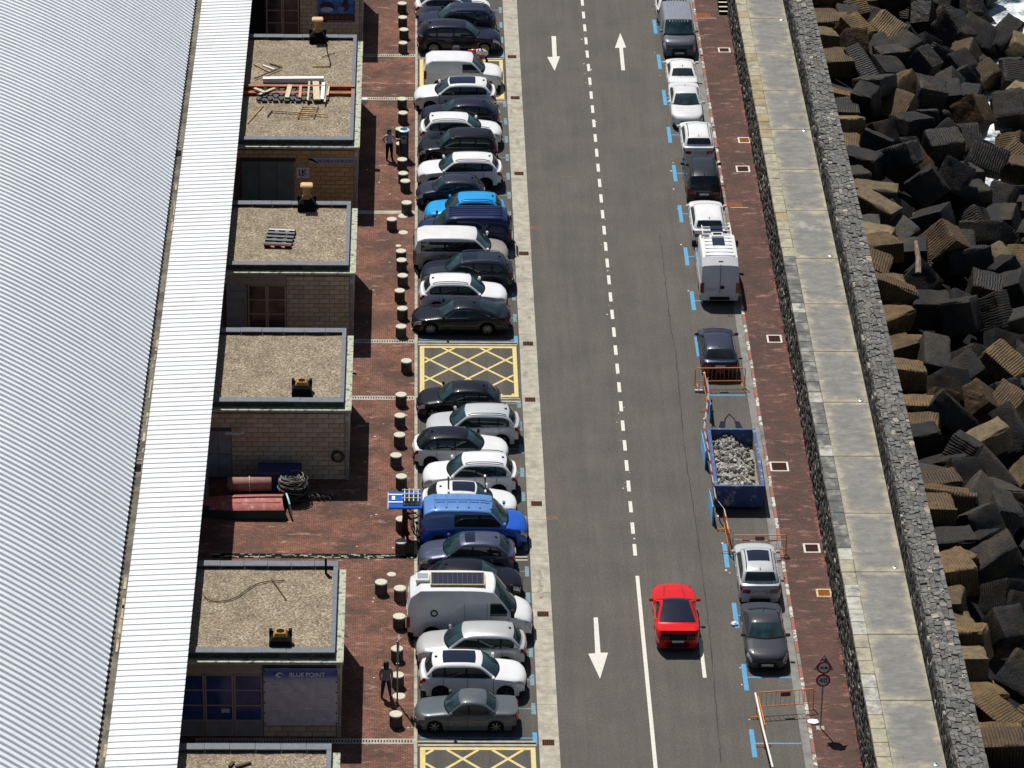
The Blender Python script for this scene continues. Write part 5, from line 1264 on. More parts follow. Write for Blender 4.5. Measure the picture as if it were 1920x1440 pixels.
# ================================================================== BOLLARDS
BT = [(754, 5), (755, 32), (757.5, 54), (755.5, 79), (754, 184), (755.5, 211), (750, 241), (751.5, 268), (754, 297.5), (756, 324), (760, 338), (762.5, 379), (734.7, 410), (752, 470), (753, 486), (755, 515), (749.5, 544), (754.5, 577.5), (752, 610.5), (762, 676), (752, 739), (750, 777.5), (749, 814), (742.5, 852), (752.5, 892.5), (753, 972.5), (752, 1014), (714.6, 1090), (750, 1102.5), (748.4, 1154), (744.4, 1215), (746, 1264), (742.4, 1337.5)]
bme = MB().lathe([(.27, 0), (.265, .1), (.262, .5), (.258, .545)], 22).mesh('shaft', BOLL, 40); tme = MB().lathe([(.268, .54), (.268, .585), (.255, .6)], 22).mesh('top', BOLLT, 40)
ORD = 'first second third fourth fifth sixth seventh eighth ninth tenth'.split()
def ordn(i): return ORD[i] if i < 10 else ('%dth' % (i + 1) if (i + 1) % 10 not in (1, 2, 3) or i in (10, 11, 12) else '%d%s' % (i + 1, {1: 'st', 2: 'nd', 3: 'rd'}[(i + 1) % 10]))
for i, (px, py) in enumerate(BT):
    p = P(px, py, ZP + .6)
    near = min(CARS[:28], key=lambda c: abs(c.location.y - p.y))['label']
    near = ' '.join(near.split()[:4])
    o = thing('bollard', 'squat concrete bollard, %s from the top, near the %s' % (ordw(i + 1), near), 'bollard', (p.x, p.y, ZP), R.uniform(0, 6), 'squat concrete bollards along the left pavement')
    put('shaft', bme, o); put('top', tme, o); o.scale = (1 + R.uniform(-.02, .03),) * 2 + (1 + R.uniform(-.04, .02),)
FL = [(756, 405, .27), (756, 436, .25), (747, 461, .15), (748.4, 1305, .27), (734, 1077, .2), (746, 1262, .0)]
for i, (px, py, r) in enumerate(FL):
    if r < .1: continue
    p = P(px, py, ZP); tag(MB().lathe([(r, 0), (r, .012), (r * .7, .02)], 18).build('bollard_stub', BOLLT, loc=(p.x, p.y, ZP)), ('round whitish stub of a removed bollard in the paving, ' + ('left of the white car', 'left of the taupe van roof', 'small one above a bollard pair', 'under the thin signpost', 'by the camper van')[i]), 'bollard stub', 'stubs of removed bollards')
b = MB()
for i in range(60):
    p = P(R.uniform(668, 775), R.uniform(20, 1420), ZP)
    b.lathe([(R.uniform(.02, .07), 0), (.015, .012)], 7, (p.x, p.y, ZP + .001), sq=(1, R.uniform(.5, 1)))
o = b.build('gum_spots', BOLLT); o['kind'] = 'stuff'; tag(o, 'scattered whitish droppings on the red brick paving', 'droppings')
# ---- ticket machine
p = P(757, 296, ZP); tm = thing('ticket_machine', 'dark blue cylindrical parking ticket machine with pale top', 'ticket machine', (p.x, p.y, ZP))
nb = mat('machine_navy', (.02, .03, .075, 1), rough=.45)
MB().lathe([(.26, 0), (.26, 1.55), (.24, 1.6)], 20).build('casing', nb, tm, smooth=40); MB().lathe([(.3, 1.6), (.31, 1.66), (.2, 1.7)], 20).build('solar_cap', mat('pale_blue_cap', (.4, .62, .72, 1), rough=.4), tm, smooth=40); MB().lathe([(.2, 1.70), (.18, 1.715)], 16).build('solar_cell', SLATE, tm)
MB().box((0, -.25, 1.2), (.3, .04, .45)).build('front_panel', mat('panel_grey', (.2, .22, .24, 1), rough=.5), tm); MB().box((0, -.275, 1.28), (.16, .012, .12)).build('screen', GLASS, tm)

# ================================================================== PEOPLE
def person(label, loc, rz, pts, rad, edges, cols, hair, skirt=None, seed=1, stripe=None):
    """one skinned body; cols: list of (test(v) , material) from the rest position"""
    o = thing('person', label, 'person', loc, rz)
    me = bpy.data.meshes.new('body'); me.from_pydata(pts, edges, []); me.update()
    t = bpy.data.objects.new('body', me); COL.objects.link(t)
    sk = t.modifiers.new('s', 'SKIN'); sk.use_smooth_shade = True
    for i, r in enumerate(rad):
        me.skin_vertices[0].data[i].radius = r if isinstance(r, tuple) else (r, r); me.skin_vertices[0].data[i].use_root = (i == 0)
    t.modifiers.new('d', 'SUBSURF').levels = 2; t.modifiers['d'].render_levels = 2
    dg = bpy.context.evaluated_depsgraph_get(); m2 = bpy.data.meshes.new_from_object(t.evaluated_get(dg)); bpy.data.objects.remove(t)
    m2.materials.clear()
    for _, m in cols: m2.materials.append(m)
    for p_ in m2.polygons:
        p_.use_smooth = True
        for k, (fn, m) in enumerate(cols):
            if fn(p_.center): p_.material_index = k; break
    put('body', m2, o)
    if hair: hair(o)
    return o
SKIN = mat('skin', (.45, .25, .17, 1), rough=.55); HAIR = mat('dark_hair', (.012, .01, .009, 1), rough=.6); JEANS = mat('dark_jeans', (.03, .04, .075, 1), rough=.9, var=.2, vs=12); BLKT = mat('black_trousers', (.01, .01, .012, 1), rough=.9); WTOP = mat('lilac_white_top', (.5, .47, .6, 1), rough=.85, var=.15, vs=9); SHOE = mat('dark_shoe', (.02, .018, .016, 1), rough=.7)
def stripes():
    m = bpy.data.materials.new('striped_shirt'); n = N(m); w = n.n('TexWave', Scale=14.0); w.bands_direction = 'X'; n.l(n.co(), w.inputs['Vector'])
    n.set(Base_Color=n.ramp(w.outputs['Fac'], [(.4, (.05, .05, .06, 1)), (.6, (.4, .4, .42, 1))]), Roughness=.9); return m
STRIPE = stripes()
def skel(lean=0.0, rarm=None, larm=None, stance=.1, step=.0):
    """facing -y... x right; returns points, radii, edges (pelvis first)"""
    pts = [(0, 0, .95), (0, -.01, 1.12), (0, -.02, 1.32), (0, -.01, 1.44), (0, -.02, 1.53), (0, -.035, 1.62), (0, -.03, 1.70)]
    rad = [(.19, .15), (.165, .135), (.2, .145), (.1, .09), (.06, .06), (.095, .11), (.07, .085)]
    ed = [(0, 1), (1, 2), (2, 3), (3, 4), (4, 5), (5, 6)]
    for s, arm in ((-1, larm), (1, rarm)):
        k = len(pts); arm = arm or [(s * .19, 0, 1.40), (s * .25, .0, 1.14), (s * .24, -.06, .90), (s * .24, -.08, .82)]
        pts += arm; rad += [.075, .06, .045, (.035, .05)]; ed += [(3, k), (k, k + 1), (k + 1, k + 2), (k + 2, k + 3)]
        k = len(pts); f = step * s
        pts += [(s * .095, 0, .86), (s * (.1 + stance * .3), f * .5 - .02, .48), (s * (.1 + stance * .6), f, .09), (s * (.11 + stance * .7), f - .15, .045)]; rad += [.12, .088, .062, (.055, .045)]; ed += [(0, k), (k, k + 1), (k + 1, k + 2), (k + 2, k + 3)]
    # fingers and thumb
    for s, i0 in ((-1, 10), (1, 18)):
        h = Vector(pts[i0]); w_ = Vector(pts[i0 - 1]); d = (h - w_).normalized()
        side = d.cross(Vector((1, 0, 0))).normalized()
        for k, (off, ln) in enumerate(((-.03, .065), (-.01, .075), (.01, .07), (.03, .055))):
            q = len(pts); pts += [tuple(h + side * off + d * .03), tuple(h + side * off * 1.15 + d * (.03 + ln) + Vector((0, -.015, 0)))]; rad += [.0095, .008]; ed += [(i0, q), (q, q + 1)]
        q = len(pts); pts += [tuple(h + side * -.045 - d * .01), tuple(h + side * -.065 + d * .035)]; rad += [.011, .009]; ed += [(i0, q), (q, q + 1)]
    return pts, rad, ed
def face(o, tone=SKIN):
    MB().lathe([(.0, -.018), (.018, -.01), (.01, .03), (.0, .035)], 8, (0, -.135, 1.63)).build('nose', tone, o)
    e = MB()
    for s in (-1, 1): e.lathe([(.0, -.012), (.012, 0), (0, .012)], 8, (s * .035, -.128, 1.66))
    e.build('eyes', HAIR, o); MB().box((0, -.128, 1.585), (.05, .014, .012)).build('mouth', mat('lips', (.3, .08, .07, 1), rough=.5), o)
    e = MB()
    for s in (-1, 1): e.lathe([(.0, -.03), (.016, 0), (0, .03)], 8, (s * .09, -.03, 1.64))
    e.build('ears', tone, o)
def hair_long(o):
    face(o); b = MB(); b.lathe([(.02, .12), (.08, .105), (.115, .06), (.122, 0), (.115, -.07), (.12, -.15), (.11, -.25), (.06, -.32)], 14, (0, .012, 1.67), sq=(1, .95)); b.v = [(x, max(y, -.085 + (.03 if z < 1.6 else 0)), z) for x, y, z in b.v]; b.build('hair', HAIR, o, smooth=60)
p = P(730, 299, ZP)
pts, rad, ed = skel(rarm=[(.19, 0, 1.40), (.30, -.08, 1.2), (.5, -.2, 1.22), (.58, -.23, 1.25)], larm=[(-.19, 0, 1.40), (-.36, .05, 1.2), (-.22, -.02, 1.02), (-.17, -.05, 1.0)], stance=.08, step=.04)
for k in (6,): pass
person('person in white top and black trousers reaching for the ticket machine', (p.x, p.y, ZP), PI + .15 if False else .2, pts, rad, ed,
       [(lambda c: c.z < .07, SHOE), (lambda c: c.z < 1.02 and abs(c.x) < .2 or c.z < .8, BLKT), (lambda c: c.z > 1.47, SKIN), (lambda c: abs(c.x) > .25, SKIN), (lambda c: True, WTOP)], hair_long)
p = P(724, 1308, ZP); pts, rad, ed = skel(stance=.14, step=.02)
person('person in grey striped shirt and dark jeans standing by the thin signpost', (p.x, p.y, ZP), PI, pts, rad, ed,
       [(lambda c: c.z < .07, SHOE), (lambda c: c.z < .9 and abs(c.x) < .21, JEANS), (lambda c: c.z > 1.47, SKIN), (lambda c: abs(c.x) > .2 and c.z < 1.12, SKIN), (lambda c: True, STRIPE)], hair_long)
p = P(761, 1014, ZP); pts, rad, ed = skel(rarm=[(.19, -.03, 1.40), (.27, -.2, 1.2), (.22, -.42, 1.22), (.2, -.48, 1.24)], larm=[(-.19, -.03, 1.40), (-.27, -.2, 1.2), (-.22, -.42, 1.2), (-.2, -.48, 1.22)], stance=.1, step=.1)
BRT = mat('maroon_brown_trousers', (.06, .018, .014, 1), rough=.9)
person('person in maroon trousers half hidden under the raised blue tailgate', (p.x - .05, p.y + .05, ZP), PI / 2 + .2, pts, rad, ed,
       [(lambda c: c.z < .07, SHOE), (lambda c: c.z < 1.0 and abs(c.x) < .21, BRT), (lambda c: c.z > 1.47, SKIN), (lambda c: c.y < -.25 and c.z > 1.1, SKIN), (lambda c: True, mat('maroon_shirt', (.08, .02, .02, 1), rough=.9))], hair_long)

# ================================================================== MOTORCYCLE AND BICYCLE
def two_wheel(o, wb, r, tr, m):
    for x in (-wb / 2, wb / 2):
        q = MB().tube([(x + r * math.cos(a * PI / 12), 0, r + r * math.sin(a * PI / 12)) for a in range(24)], tr, 8, closed=True).build('wheel', TYRE, o)
        b = MB()
        for k in range(8): a = k * PI / 4; b.tube([(x, 0, r), (x + (r - tr) * math.cos(a), 0, r + (r - tr) * math.sin(a))], .008 if tr < .04 else .015, 5)
        b.lathe([(.05, -.05), (.05, .05)], 10, (x, 0, r), M=Matrix.Rotation(PI / 2, 3, 'X')); b.build('spokes', m, q)
p = P(880, 113, .0)
mo = thing('motorcycle', 'red white and blue motorcycle with grey top box between navy SUV and white van', 'motorcycle', (P(880, 108, .5).x, P(880, 108, .5).y, 0), 0)
two_wheel(mo, 1.4, .30, .07, RIMD)
mr, mw, mb = mat('moto_red', (.5, .02, .03, 1), rough=.25, coat=1), mat('moto_white', (.75, .7, .7, 1), rough=.25, coat=1), mat('moto_blue', (.03, .05, .4, 1), rough=.25, coat=1)
MB().lathe([(.02, -.45), (.16, -.35), (.2, 0), (.14, .3), (.03, .4)], 12, (.28, 0, .82), M=Matrix.Rotation(PI / 2, 3, 'Y'), sq=(1.1, .8)).build('tank', mr, mo, smooth=60)
MB().lathe([(.02, -.3), (.2, -.22), (.24, .1), (.1, .4), (.02, .46)], 12, (.62, 0, .78), M=Matrix.Rotation(PI / 2, 3, 'Y'), sq=(1.2, .95)).build('fairing', mw, mo, smooth=60)
for s in (-1, 1): MB().bbox((.6, s * .2, .62), (.5, .05, .3), .02).build('side_panel', mb if s > 0 else mr, mo)
MB().bbox((-.3, 0, .8), (.75, .28, .12), .04).build('seat', BLACKP, mo); MB().bbox((-.75, 0, 1.02), (.42, .44, .32), .05).build('top_box', DGREY, mo); MB().box((-.97, 0, 1.0), (.02, .3, .08)).build('tail_light', TAIL, mo)
MB().tube([(.45, -.36, 1.05), (.52, -.1, 1.08), (.52, .1, 1.08), (.45, .36, 1.05)], .018, 6).build('handlebar', BLACKP, mo); MB().box((.7, 0, 1.08), (.02, .3, .26), M=Matrix.Rotation(-.6, 3, 'Y')).build('screen', GLASS, mo)
for s in (-1, 1): MB().bbox((.5, s * .42, 1.16), (.03, .14, .09), .01).build('mirror', mr, mo)
MB().box((0, 0, .42), (.6, .26, .34)).build('engine', BLACKP, mo); MB().tube([(.45, 0, 1.0), (.7, 0, .3)], .03, 6).build('fork', CHROME, mo)
MB().tube([(-.05, .05, .25), (-.05, .3, .01)], .014, 6).build('side_stand', BLACKP, mo)
p = P(779, 1006, ZP)
bi = thing('bicycle', 'black bicycle standing under the raised tailgate of the blue van', 'bicycle', (p.x, p.y, .02), PI / 2 + .25)
two_wheel(bi, 1.02, .33, .022, RIMD)
MB().tube([(-.51, 0, .33), (-.12, 0, .3), (.38, 0, .75), (-.2, 0, .78), (-.51, 0, .33)], .018, 6).tube([(-.12, 0, .3), (-.24, 0, .88)], .017, 6).tube([(.51, 0, .33), (.36, 0, .92)], .016, 6).build('frame', BLACKP, bi)
MB().bbox((-.24, 0, .91), (.26, .14, .05), .02).build('saddle', BLACKP, bi); MB().tube([(.42, -.3, .96), (.36, 0, .95), (.42, .3, .96)], .014, 6).build('handlebar', CHROME, bi)

# ================================================================== COURTYARD: BOAT, ROLL, ROPES
p = P(470, 975, ZP)
bo = thing('upturned_boat', 'upturned red boat with dark green side and pale teal transom in the courtyard', 'boat', (P(530, 975, ZP).x, P(500, 960, ZP).y, ZP), PI)
mred, mgr = mat('faded_red_hull', (.4, .1, .085, 1), rough=.7, var=.25, vs=4, dirt=(.5, .35, .3, 1), ds=4, dlo=.58, dhi=.68), mat('dark_green_hull', (.012, .045, .04, 1), rough=.6)
b = MB(); rows = []; n = 14; Lb_ = 4.6
for i in range(n + 1):
    t = i / n; w = .75 * (1 - max(0, (t - .35) / .65) ** 2.2) + .02; hgt = .78 - .22 * t ** 2; x = .05 + t * Lb_
    half = [(w * 1.0, .0), (w * 1.0, .12), (w * .93, hgt * .62), (w * .72, hgt * .8), (w * .3, hgt * .93), (.03, hgt), (.03, hgt + .06), (0, hgt + .06)]
    shx = lambda z: x - .33 * (1 - min(1, z / .8)) * (1 - t) ** 3
    rows.append([(shx(z), -a, z) for a, z in half] + [(shx(z), a, z) for a, z in reversed(half[:-1])])
b.grid(rows); hull = b.build('hull', [mred, mgr], bo, smooth=40)
for pl2 in hull.data.polygons: pl2.material_index = 1 if pl2.center.z < .47 else 0
w = .77; MB().prism([(-w, 0), (w, 0), (w * .95, .5), (w * .72, .66), (.1, .8), (-.1, .8), (-w * .72, .66), (-w * .95, .5)], 0, .07).build('transom', mat('pale_teal', (.3, .56, .56, 1), rough=.6, var=.1, vs=5), bo).matrix_local = Matrix.Translation((-.28, 0, 0)) @ Matrix(((0, .42, -1, 0), (1, 0, 0, 0), (0, 1, 0, 0), (0, 0, 0, 1)))
for s in (-1, 1): MB().tube([(.1, s * .35, .70), (2.0, s * .34, .66), (3.4, s * .2, .6)], .02, 5).build('keel_strip', mred, bo)
a = P(468, 915, ZP + .4)
ro = thing('rolled_sheet', 'pinkish rolled sheet tied with pale rope beyond the upturned boat', 'rolled sheet', (a.x, a.y, ZP), .05)
MB().lathe([(.32, -1.0), (.34, -.98), (.34, .98), (.32, 1.0)], 18, (0, 0, .62), M=Matrix.Rotation(PI / 2, 3, 'Y')).build('roll', mat('dusty_pink_sheet', (.33, .19, .16, 1), rough=.85, var=.2, vs=4), ro, smooth=50)
MB().tube([(.0, .36 * math.cos(k * PI / 10), .62 + .36 * math.sin(k * PI / 10)) for k in range(20)], .03, 6, closed=True).build('rope', mat('pale_rope', (.55, .5, .4, 1), rough=.9), ro)
for x in (-.7, .7): MB().box((x, 0, .15), (.12, .7, .3)).build('trestle', wd[2], ro)
# rope drum
p = P(549, 935, ZP)
dr = thing('rope_heap', 'large heap of grey rope coiled over a black drum in the courtyard', 'rope', (p.x, p.y, ZP))
MB().lathe([(.55, 0), (.58, .5), (.5, .95), (.42, 1.0)], 20).build('drum', BLACK, dr, smooth=40)
rg = [mat('grey_rope', (.24, .23, .2, 1), rough=.95, var=.3, vs=20), mat('dark_rope', (.06, .058, .055, 1), rough=.95, var=.3, vs=20)]
b = MB(); RR = random.Random(3)
for k in range(34):
    r0 = RR.uniform(.16, .6); z0 = 1.12 - r0 * .45 + RR.uniform(-.08, .12) if k < 20 else RR.uniform(.15, .9); 
    if k >= 20: r0 = RR.uniform(.56, .68)
    ox, oy = (RR.uniform(-.2, .2), RR.uniform(-.2, .2)) if k < 20 else (RR.uniform(-.04, .04),) * 2; tl = RR.uniform(-.25, .25); t2 = RR.uniform(-.25, .25)
    b.tube([(ox + r0 * math.cos(a * PI / 10), oy + r0 * math.sin(a * PI / 10), z0 + tl * r0 * math.cos(a * PI / 10) + t2 * r0 * math.sin(a * PI / 10)) for a in range(20)], RR.uniform(.018, .034), 5, mi=0 if RR.random() < (.55 if k < 20 else .12) else 1, closed=True)
o = b.build('rope_coils', rg, dr); o['kind'] = 'stuff'
p = P(606, 936, ZP); b = MB()
for k in range(22):
    x0 = RR.uniform(-.5, .5); b.tube([(x0 + .28 * math.cos(a) + a * .02, .2 * math.sin(a) + RR.uniform(-.02, .02), .05 + .22 * abs(math.sin(a * .5 + k)) * RR.uniform(.4, 1)) for a in [j * .5 for j in range(9)]], .016, 5, mi=k % 2)
tag(b.build('rope_tangle', rg, loc=(p.x, p.y, ZP + .02)), 'low tangle of thin grey rope right of the rope drum', 'rope')
b = MB()
for k in range(7): b.tube([(.3 * math.cos(a * PI / 10) * (1 - k * .05), -.02 - .012 * k, .3 * math.sin(a * PI / 10) * (1 - k * .05)) for a in range(20)], .02, 5, closed=True)
tag(b.build('hanging_coil', rg[1], loc=(P(632, 882, 1.4).x, 24.38 + .1, 1.35)), 'dark coiled hose hanging on the block wall near its corner', 'hose')
a = P(528, 873, 1.3)
bl = thing('blue_container', 'dark blue tub standing in the shade against the block wall', 'tub', (P(527, 880, .1).x, 23.6, ZP)); nbm = mat('dark_blue_plastic', (.02, .025, .12, 1), rough=.6)
for args in (((0, -.45, .55), (2.0, .05, 1.1)), ((0, .45, .55), (2.0, .05, 1.1)), ((-.98, 0, .55), (.05, .85, 1.1)), ((.98, 0, .55), (.05, .85, 1.1)), ((0, 0, .06), (1.9, .85, .08))): MB().box(*args).build('panel', nbm, bl)
MB().box((0, 0, 1.1), (1.98, .98, .04)).build('lid', nbm, bl)
sh = thing('wall_lamp_bar', 'short white bar lamp fixed to the shaded block wall', 'lamp', (P(441, 824, 2.6).x, 24.38 + .05, 2.62))
MB().box((-.12, -.12, 0), (.72, .16, .06)).build('bar', mat('white_plastic', (.75, .75, .72, 1), rough=.5), sh); MB().bbox((.3, -.14, .05), (.14, .16, .12), .02).build('head', mat('white_plastic', (.75, .75, .72, 1), rough=.5), sh)
# ================================================================== STREET SIGNS
STEEL = mat('galvanised_steel', (.3, .31, .32, 1), rough=.45, metal=.7); SRED = mat('sign_red', (.3, .015, .02, 1), rough=.5); SWHT = mat('sign_white', (.55, .56, .57, 1), rough=.5); SGREY = mat('sign_back_grey', (.33, .35, .36, 1), rough=.5, metal=.4)
p = P(1538, 1365, .12)
sg = thing('road_sign', 'signpost with no overtaking and 40 limit discs on the right pavement', 'sign', (p.x, p.y, .12), 0)
MB().tube([(0, 0, 0), (0, 0, 3.4)], .032, 10).build('pole', STEEL, sg)
Mx = Matrix.Rotation(PI / 2, 3, 'X')
def disc(z, y, par, nm='disc'):
    q = MB().lathe([(.3, -.015), (.3, .015)], 32, (0, y, z), M=Mx).build(nm, SRED, par); MB().lathe([(.22, 0), (.22, .01)], 28, (0, y - .016, z), M=Mx).build('white_field', SWHT, q); return q
d1 = disc(2.34, -.05, sg); d2 = disc(2.96, -.05, sg)
for dx_, ch in ((-.085, '4'), (.09, '0')):
    me = text_mesh(ch, .3, .005); me.materials.clear(); me.materials.append(BLACK); q = put('digit', me, d1); q.location = (dx_, -.085, 2.34); q.rotation_euler = (PI / 2, 0, 0); q.scale = (1.1, 1, 1)
for s, m in ((-1, SRED), (1, BLACK)):
    MB().bbox((s * .085, -.083, 2.95), (.13, .012, .05), .004).bbox((s * .085, -.083, 2.985), (.08, .012, .04), .004).box((s * .085 - .04, -.083, 2.92), (.03, .012, .03)).box((s * .085 + .04, -.083, 2.92), (.03, .012, .03)).build('car_pictogram', m, d2)
tri = MB().prism([(-.45, -.26), (.45, -.26), (0, .52)], 0, .03).build('triangle_back', SGREY, sg); tri.matrix_local = Matrix.Translation((0, .08, 3.02)) @ Matrix.Rotation(PI / 2, 4, 'X')
a = P(1524, 1353, .16); tag(MB().prism([(-.22, .1), (-.02, .2), (.22, .12), (.24, -.1), (.05, -.2), (-.2, -.12)], 0, .05).build('white_sheet', mat('bright_white_plastic', (.85, .85, .85, 1), rough=.6), loc=(a.x, a.y, .13)), 'bright white plastic sheet lying on the pavement by the signpost', 'sheet')
MB().box((p.x - p.x, 0, .003), (.34, .3, .02)).build('footing', CONC, sg)
p = P(745, 1318, ZP)
s2 = thing('road_sign', 'thin signpost with a plate seen edge-on beside the person in stripes', 'sign', (p.x, p.y, ZP))
MB().tube([(0, 0, 0), (0, 0, 3.0)], .035, 10).build('pole', STEEL, s2); MB().bbox((.06, 0, 2.85), (.04, .5, .7), .01).build('plate', SGREY, s2); MB().tube([(-.05, 0, 2.75), (.06, 0, 2.75)], .045, 8).tube([(-.05, 0, 1.9), (.06, 0, 1.9)], .045, 8).build('clamps', STEEL, s2)

# ================================================================== SKIP, BARRIERS, TAPE
p = P(1389, 945, 0); a = P(1335, 805, 1.2); xl, xr = P(1342, 905, 1.25).x, P(1436, 905, 1.25).x
yn_ = P(1390, 912, 1.25).y; yf_ = P(1380, 806, 1.25).y
sk_ = thing('rubble_skip', 'blue open rubble skip parked at the right kerb', 'skip', ((xl + xr) / 2 - .08, (yn_ + yf_) / 2, 0)); SW, SL = (xr - xl) * .97, yf_ - yn_
sb, so2 = mat('skip_blue', (.018, .06, .2, 1), rough=.55, var=.25, vs=3, dirt=(.3, .3, .28, 1), ds=3, dlo=.56, dhi=.66), mat('skip_ochre_inside', (.3, .25, .12, 1), rough=.9, var=.3, vs=3)
ZB = 1.25
MB().box((0, -SL / 2, ZB / 2 + .12), (SW, .06, ZB - .24)).build('end_wall', sb, sk_); MB().box((0, SL / 2, ZB / 2 + .12), (SW, .06, ZB - .24)).build('end_wall', sb, sk_)
for s in (-1, 1):
    MB().box((s * (SW / 2 - .05), 0, ZB / 2 + .12), (.06, SL, ZB - .24)).build('side_wall', sb, sk_); MB().box((s * (SW / 2 - .095), 0, ZB / 2 + .14), (.02, SL - .08, ZB - .3)).build('lining', so2, sk_)
    MB().box((s * (SW / 2 - .05), 0, ZB + .02), (.16, SL + .1, .07)).build('rim', sb, sk_); MB().prism([(-.2, -.5), (.14, -.5), (.14, .5), (-.02, .5)] if s < 0 else [(-.14, -.5), (.2, -.5), (.02, .5), (-.14, .5)], .1, 1.16).build('towing_arm', DNAVY, sk_).location = (s * .42, SL / 2 + .55, 0)
    for yy in (-.5, .5): MB().box((s * (SW / 2 - .1), yy * SL * .8, .09), (.2, .3, .18)).build('foot', BLACK, sk_)
MB().box((0, -SL / 2, ZB + .02), (SW, .12, .06)).build('rim', sb, sk_); MB().box((0, SL / 2, ZB + .02), (SW, .12, .06)).build('rim', sb, sk_); MB().box((0, 0, .2), (SW - .1, SL - .1, .1)).build('floor', sb, sk_)
MB().tube([(-.28, SL / 2 + .6, 1.1), (-.22, SL / 2 + 1.1, 1.25), (0, SL / 2 + 1.5, 1.3), (.22, SL / 2 + 1.1, 1.25), (.28, SL / 2 + .6, 1.1)], .035, 8).build('lifting_hook', DNAVY, sk_)
ru = thing('rubble_heap', 'heap of grey broken concrete and stone inside the blue skip', 'rubble', (sk_.location.x, sk_.location.y, .26))
def hz(x, y): return .42 + .34 * math.exp(-((x + .1) ** 2) / .7) * (1 - .25 * (y / SL)) + .06 * mnoise.noise((x * 3, y * 3, 1)) - (.28 if y > SL * .3 and x > .2 else 0)
b = MB(); b.grid([[(-SW / 2 + .12 + (SW - .24) * i / 16, -SL / 2 + .06 + (SL - .12) * j / 30, max(.05, hz(-SW / 2 + SW * i / 16, -SL / 2 + SL * j / 30))) for j in range(31)] for i in range(17)])
b.build('fine_rubble', mat('rubble_dust', (.24, .225, .195, 1), rough=.95, var=.4, vs=6, bump=1, bs=14), ru)
CH = [mat('concrete_chunk_%d' % k, c, rough=.9, var=.25, vs=6) for k, c in enumerate(((.42, .41, .37, 1), (.3, .29, .27, 1), (.52, .49, .42, 1), (.2, .195, .185, 1)))]
def chunk(seed):
    r = random.Random(seed); bm = bmesh.new(); bmesh.ops.create_icosphere(bm, subdivisions=1, radius=.5)
    for v in bm.verts: v.co *= r.uniform(.6, 1.15)
    for v in bm.verts: v.co.z *= r.uniform(.5, .8)
    me = bpy.data.meshes.new('chunk'); bm.to_mesh(me); bm.free(); return me
CHM = []
for k in range(8):
    me = chunk(k); me.materials.append(CH[k % 4]); CHM.append(me)
for k in range(260):
    x, y = RR.uniform(-SW / 2 + .2, SW / 2 - .35), RR.uniform(-SL / 2 + .16, SL / 2 - .2)
    if y > SL * .3 and x > .3: continue
    s = RR.choice((.16, .2, .26, .32, .44)) * (1.5 if RR.random() < .08 else 1)
    q = put('chunk', RR.choice(CHM), ru, (x, y, hz(x, y) + .04)); q.rotation_euler = (RR.uniform(0, 3), RR.uniform(0, 3), RR.uniform(0, 6)); q.scale = (s, s * RR.uniform(.6, 1), s * .8)
OR_ = mat('orange_barrier_paint', (.72, .22, .02, 1), rough=.45); BROWN = mat('brown_red_plate', (.16, .03, .02, 1), rough=.6)
def barrier(label, p0, p1, plate=True):
    p0, p1 = Vector(p0), Vector(p1); d = p1 - p0; Lg = d.length
    o = thing('crowd_barrier', label, 'barrier', (p0 + p1) / 2, math.atan2(d.y, d.x), 'orange crowd barriers round the works')
    h = Lg / 2; r = .025
    MB().tube([(-h, 0, .12), (-h, 0, 1.0), (-h + .06, 0, 1.08), (h - .06, 0, 1.08), (h, 0, 1.0), (h, 0, .12)], r, 7).tube([(-h, 0, .38), (h, 0, .38)], r * .9, 6).build('frame', OR_, o)
    n = int(Lg / .2)
    for i in range(1, n): x = -h + Lg * i / n; MB().tube([(x, 0, .39), (x, 0, 1.07)], .009, 5).build('bar', OR_, o)
    for s in (-1, 1): MB().tube([(s * (h - .12), -.3, .02), (s * (h - .12), -.26, .1), (s * (h - .12), .26, .1), (s * (h - .12), .3, .02)], .022, 6).tube([(s * (h - .12), 0, .1), (s * h, 0, .13)], .02, 6).build('foot', OR_, o)
    if plate: MB().box((0, -.02, .92), (.42, .015, .2)).build('plate', BROWN, o)
    return o
def gp(px, py, z=0.0): v = P(px, py, z); v.z = 0; return v
barrier('orange crowd barrier across the bay behind the charcoal hatchback', gp(1303, 728), gp(1396, 727))
yb = gp(1320, 735); barrier('orange crowd barrier running from the charcoal hatchback towards the skip', (yb.x + .05, yb.y - 2.2, 0), (yb.x - .02, yb.y + .1, 0), False)
barrier('orange crowd barrier across the bay at the nose of the silver SUV', gp(1373, 1043), gp(1473, 1043))
ya = gp(1366, 1040); barrier('orange crowd barrier between the skip and the silver SUV, running along the road', (ya.x, ya.y, 0), (ya.x - .08, ya.y + 2.3, 0), False)
barrier('orange crowd barrier nearest the bottom edge by the speed sign', gp(1418, 1340), gp(1524, 1333))
ye = gp(1419, 1345); barrier('orange crowd barrier running down to the bottom edge from the nearest one', (ye.x + .12, ye.y - 2.4, 0), (ye.x, ye.y, 0), False)
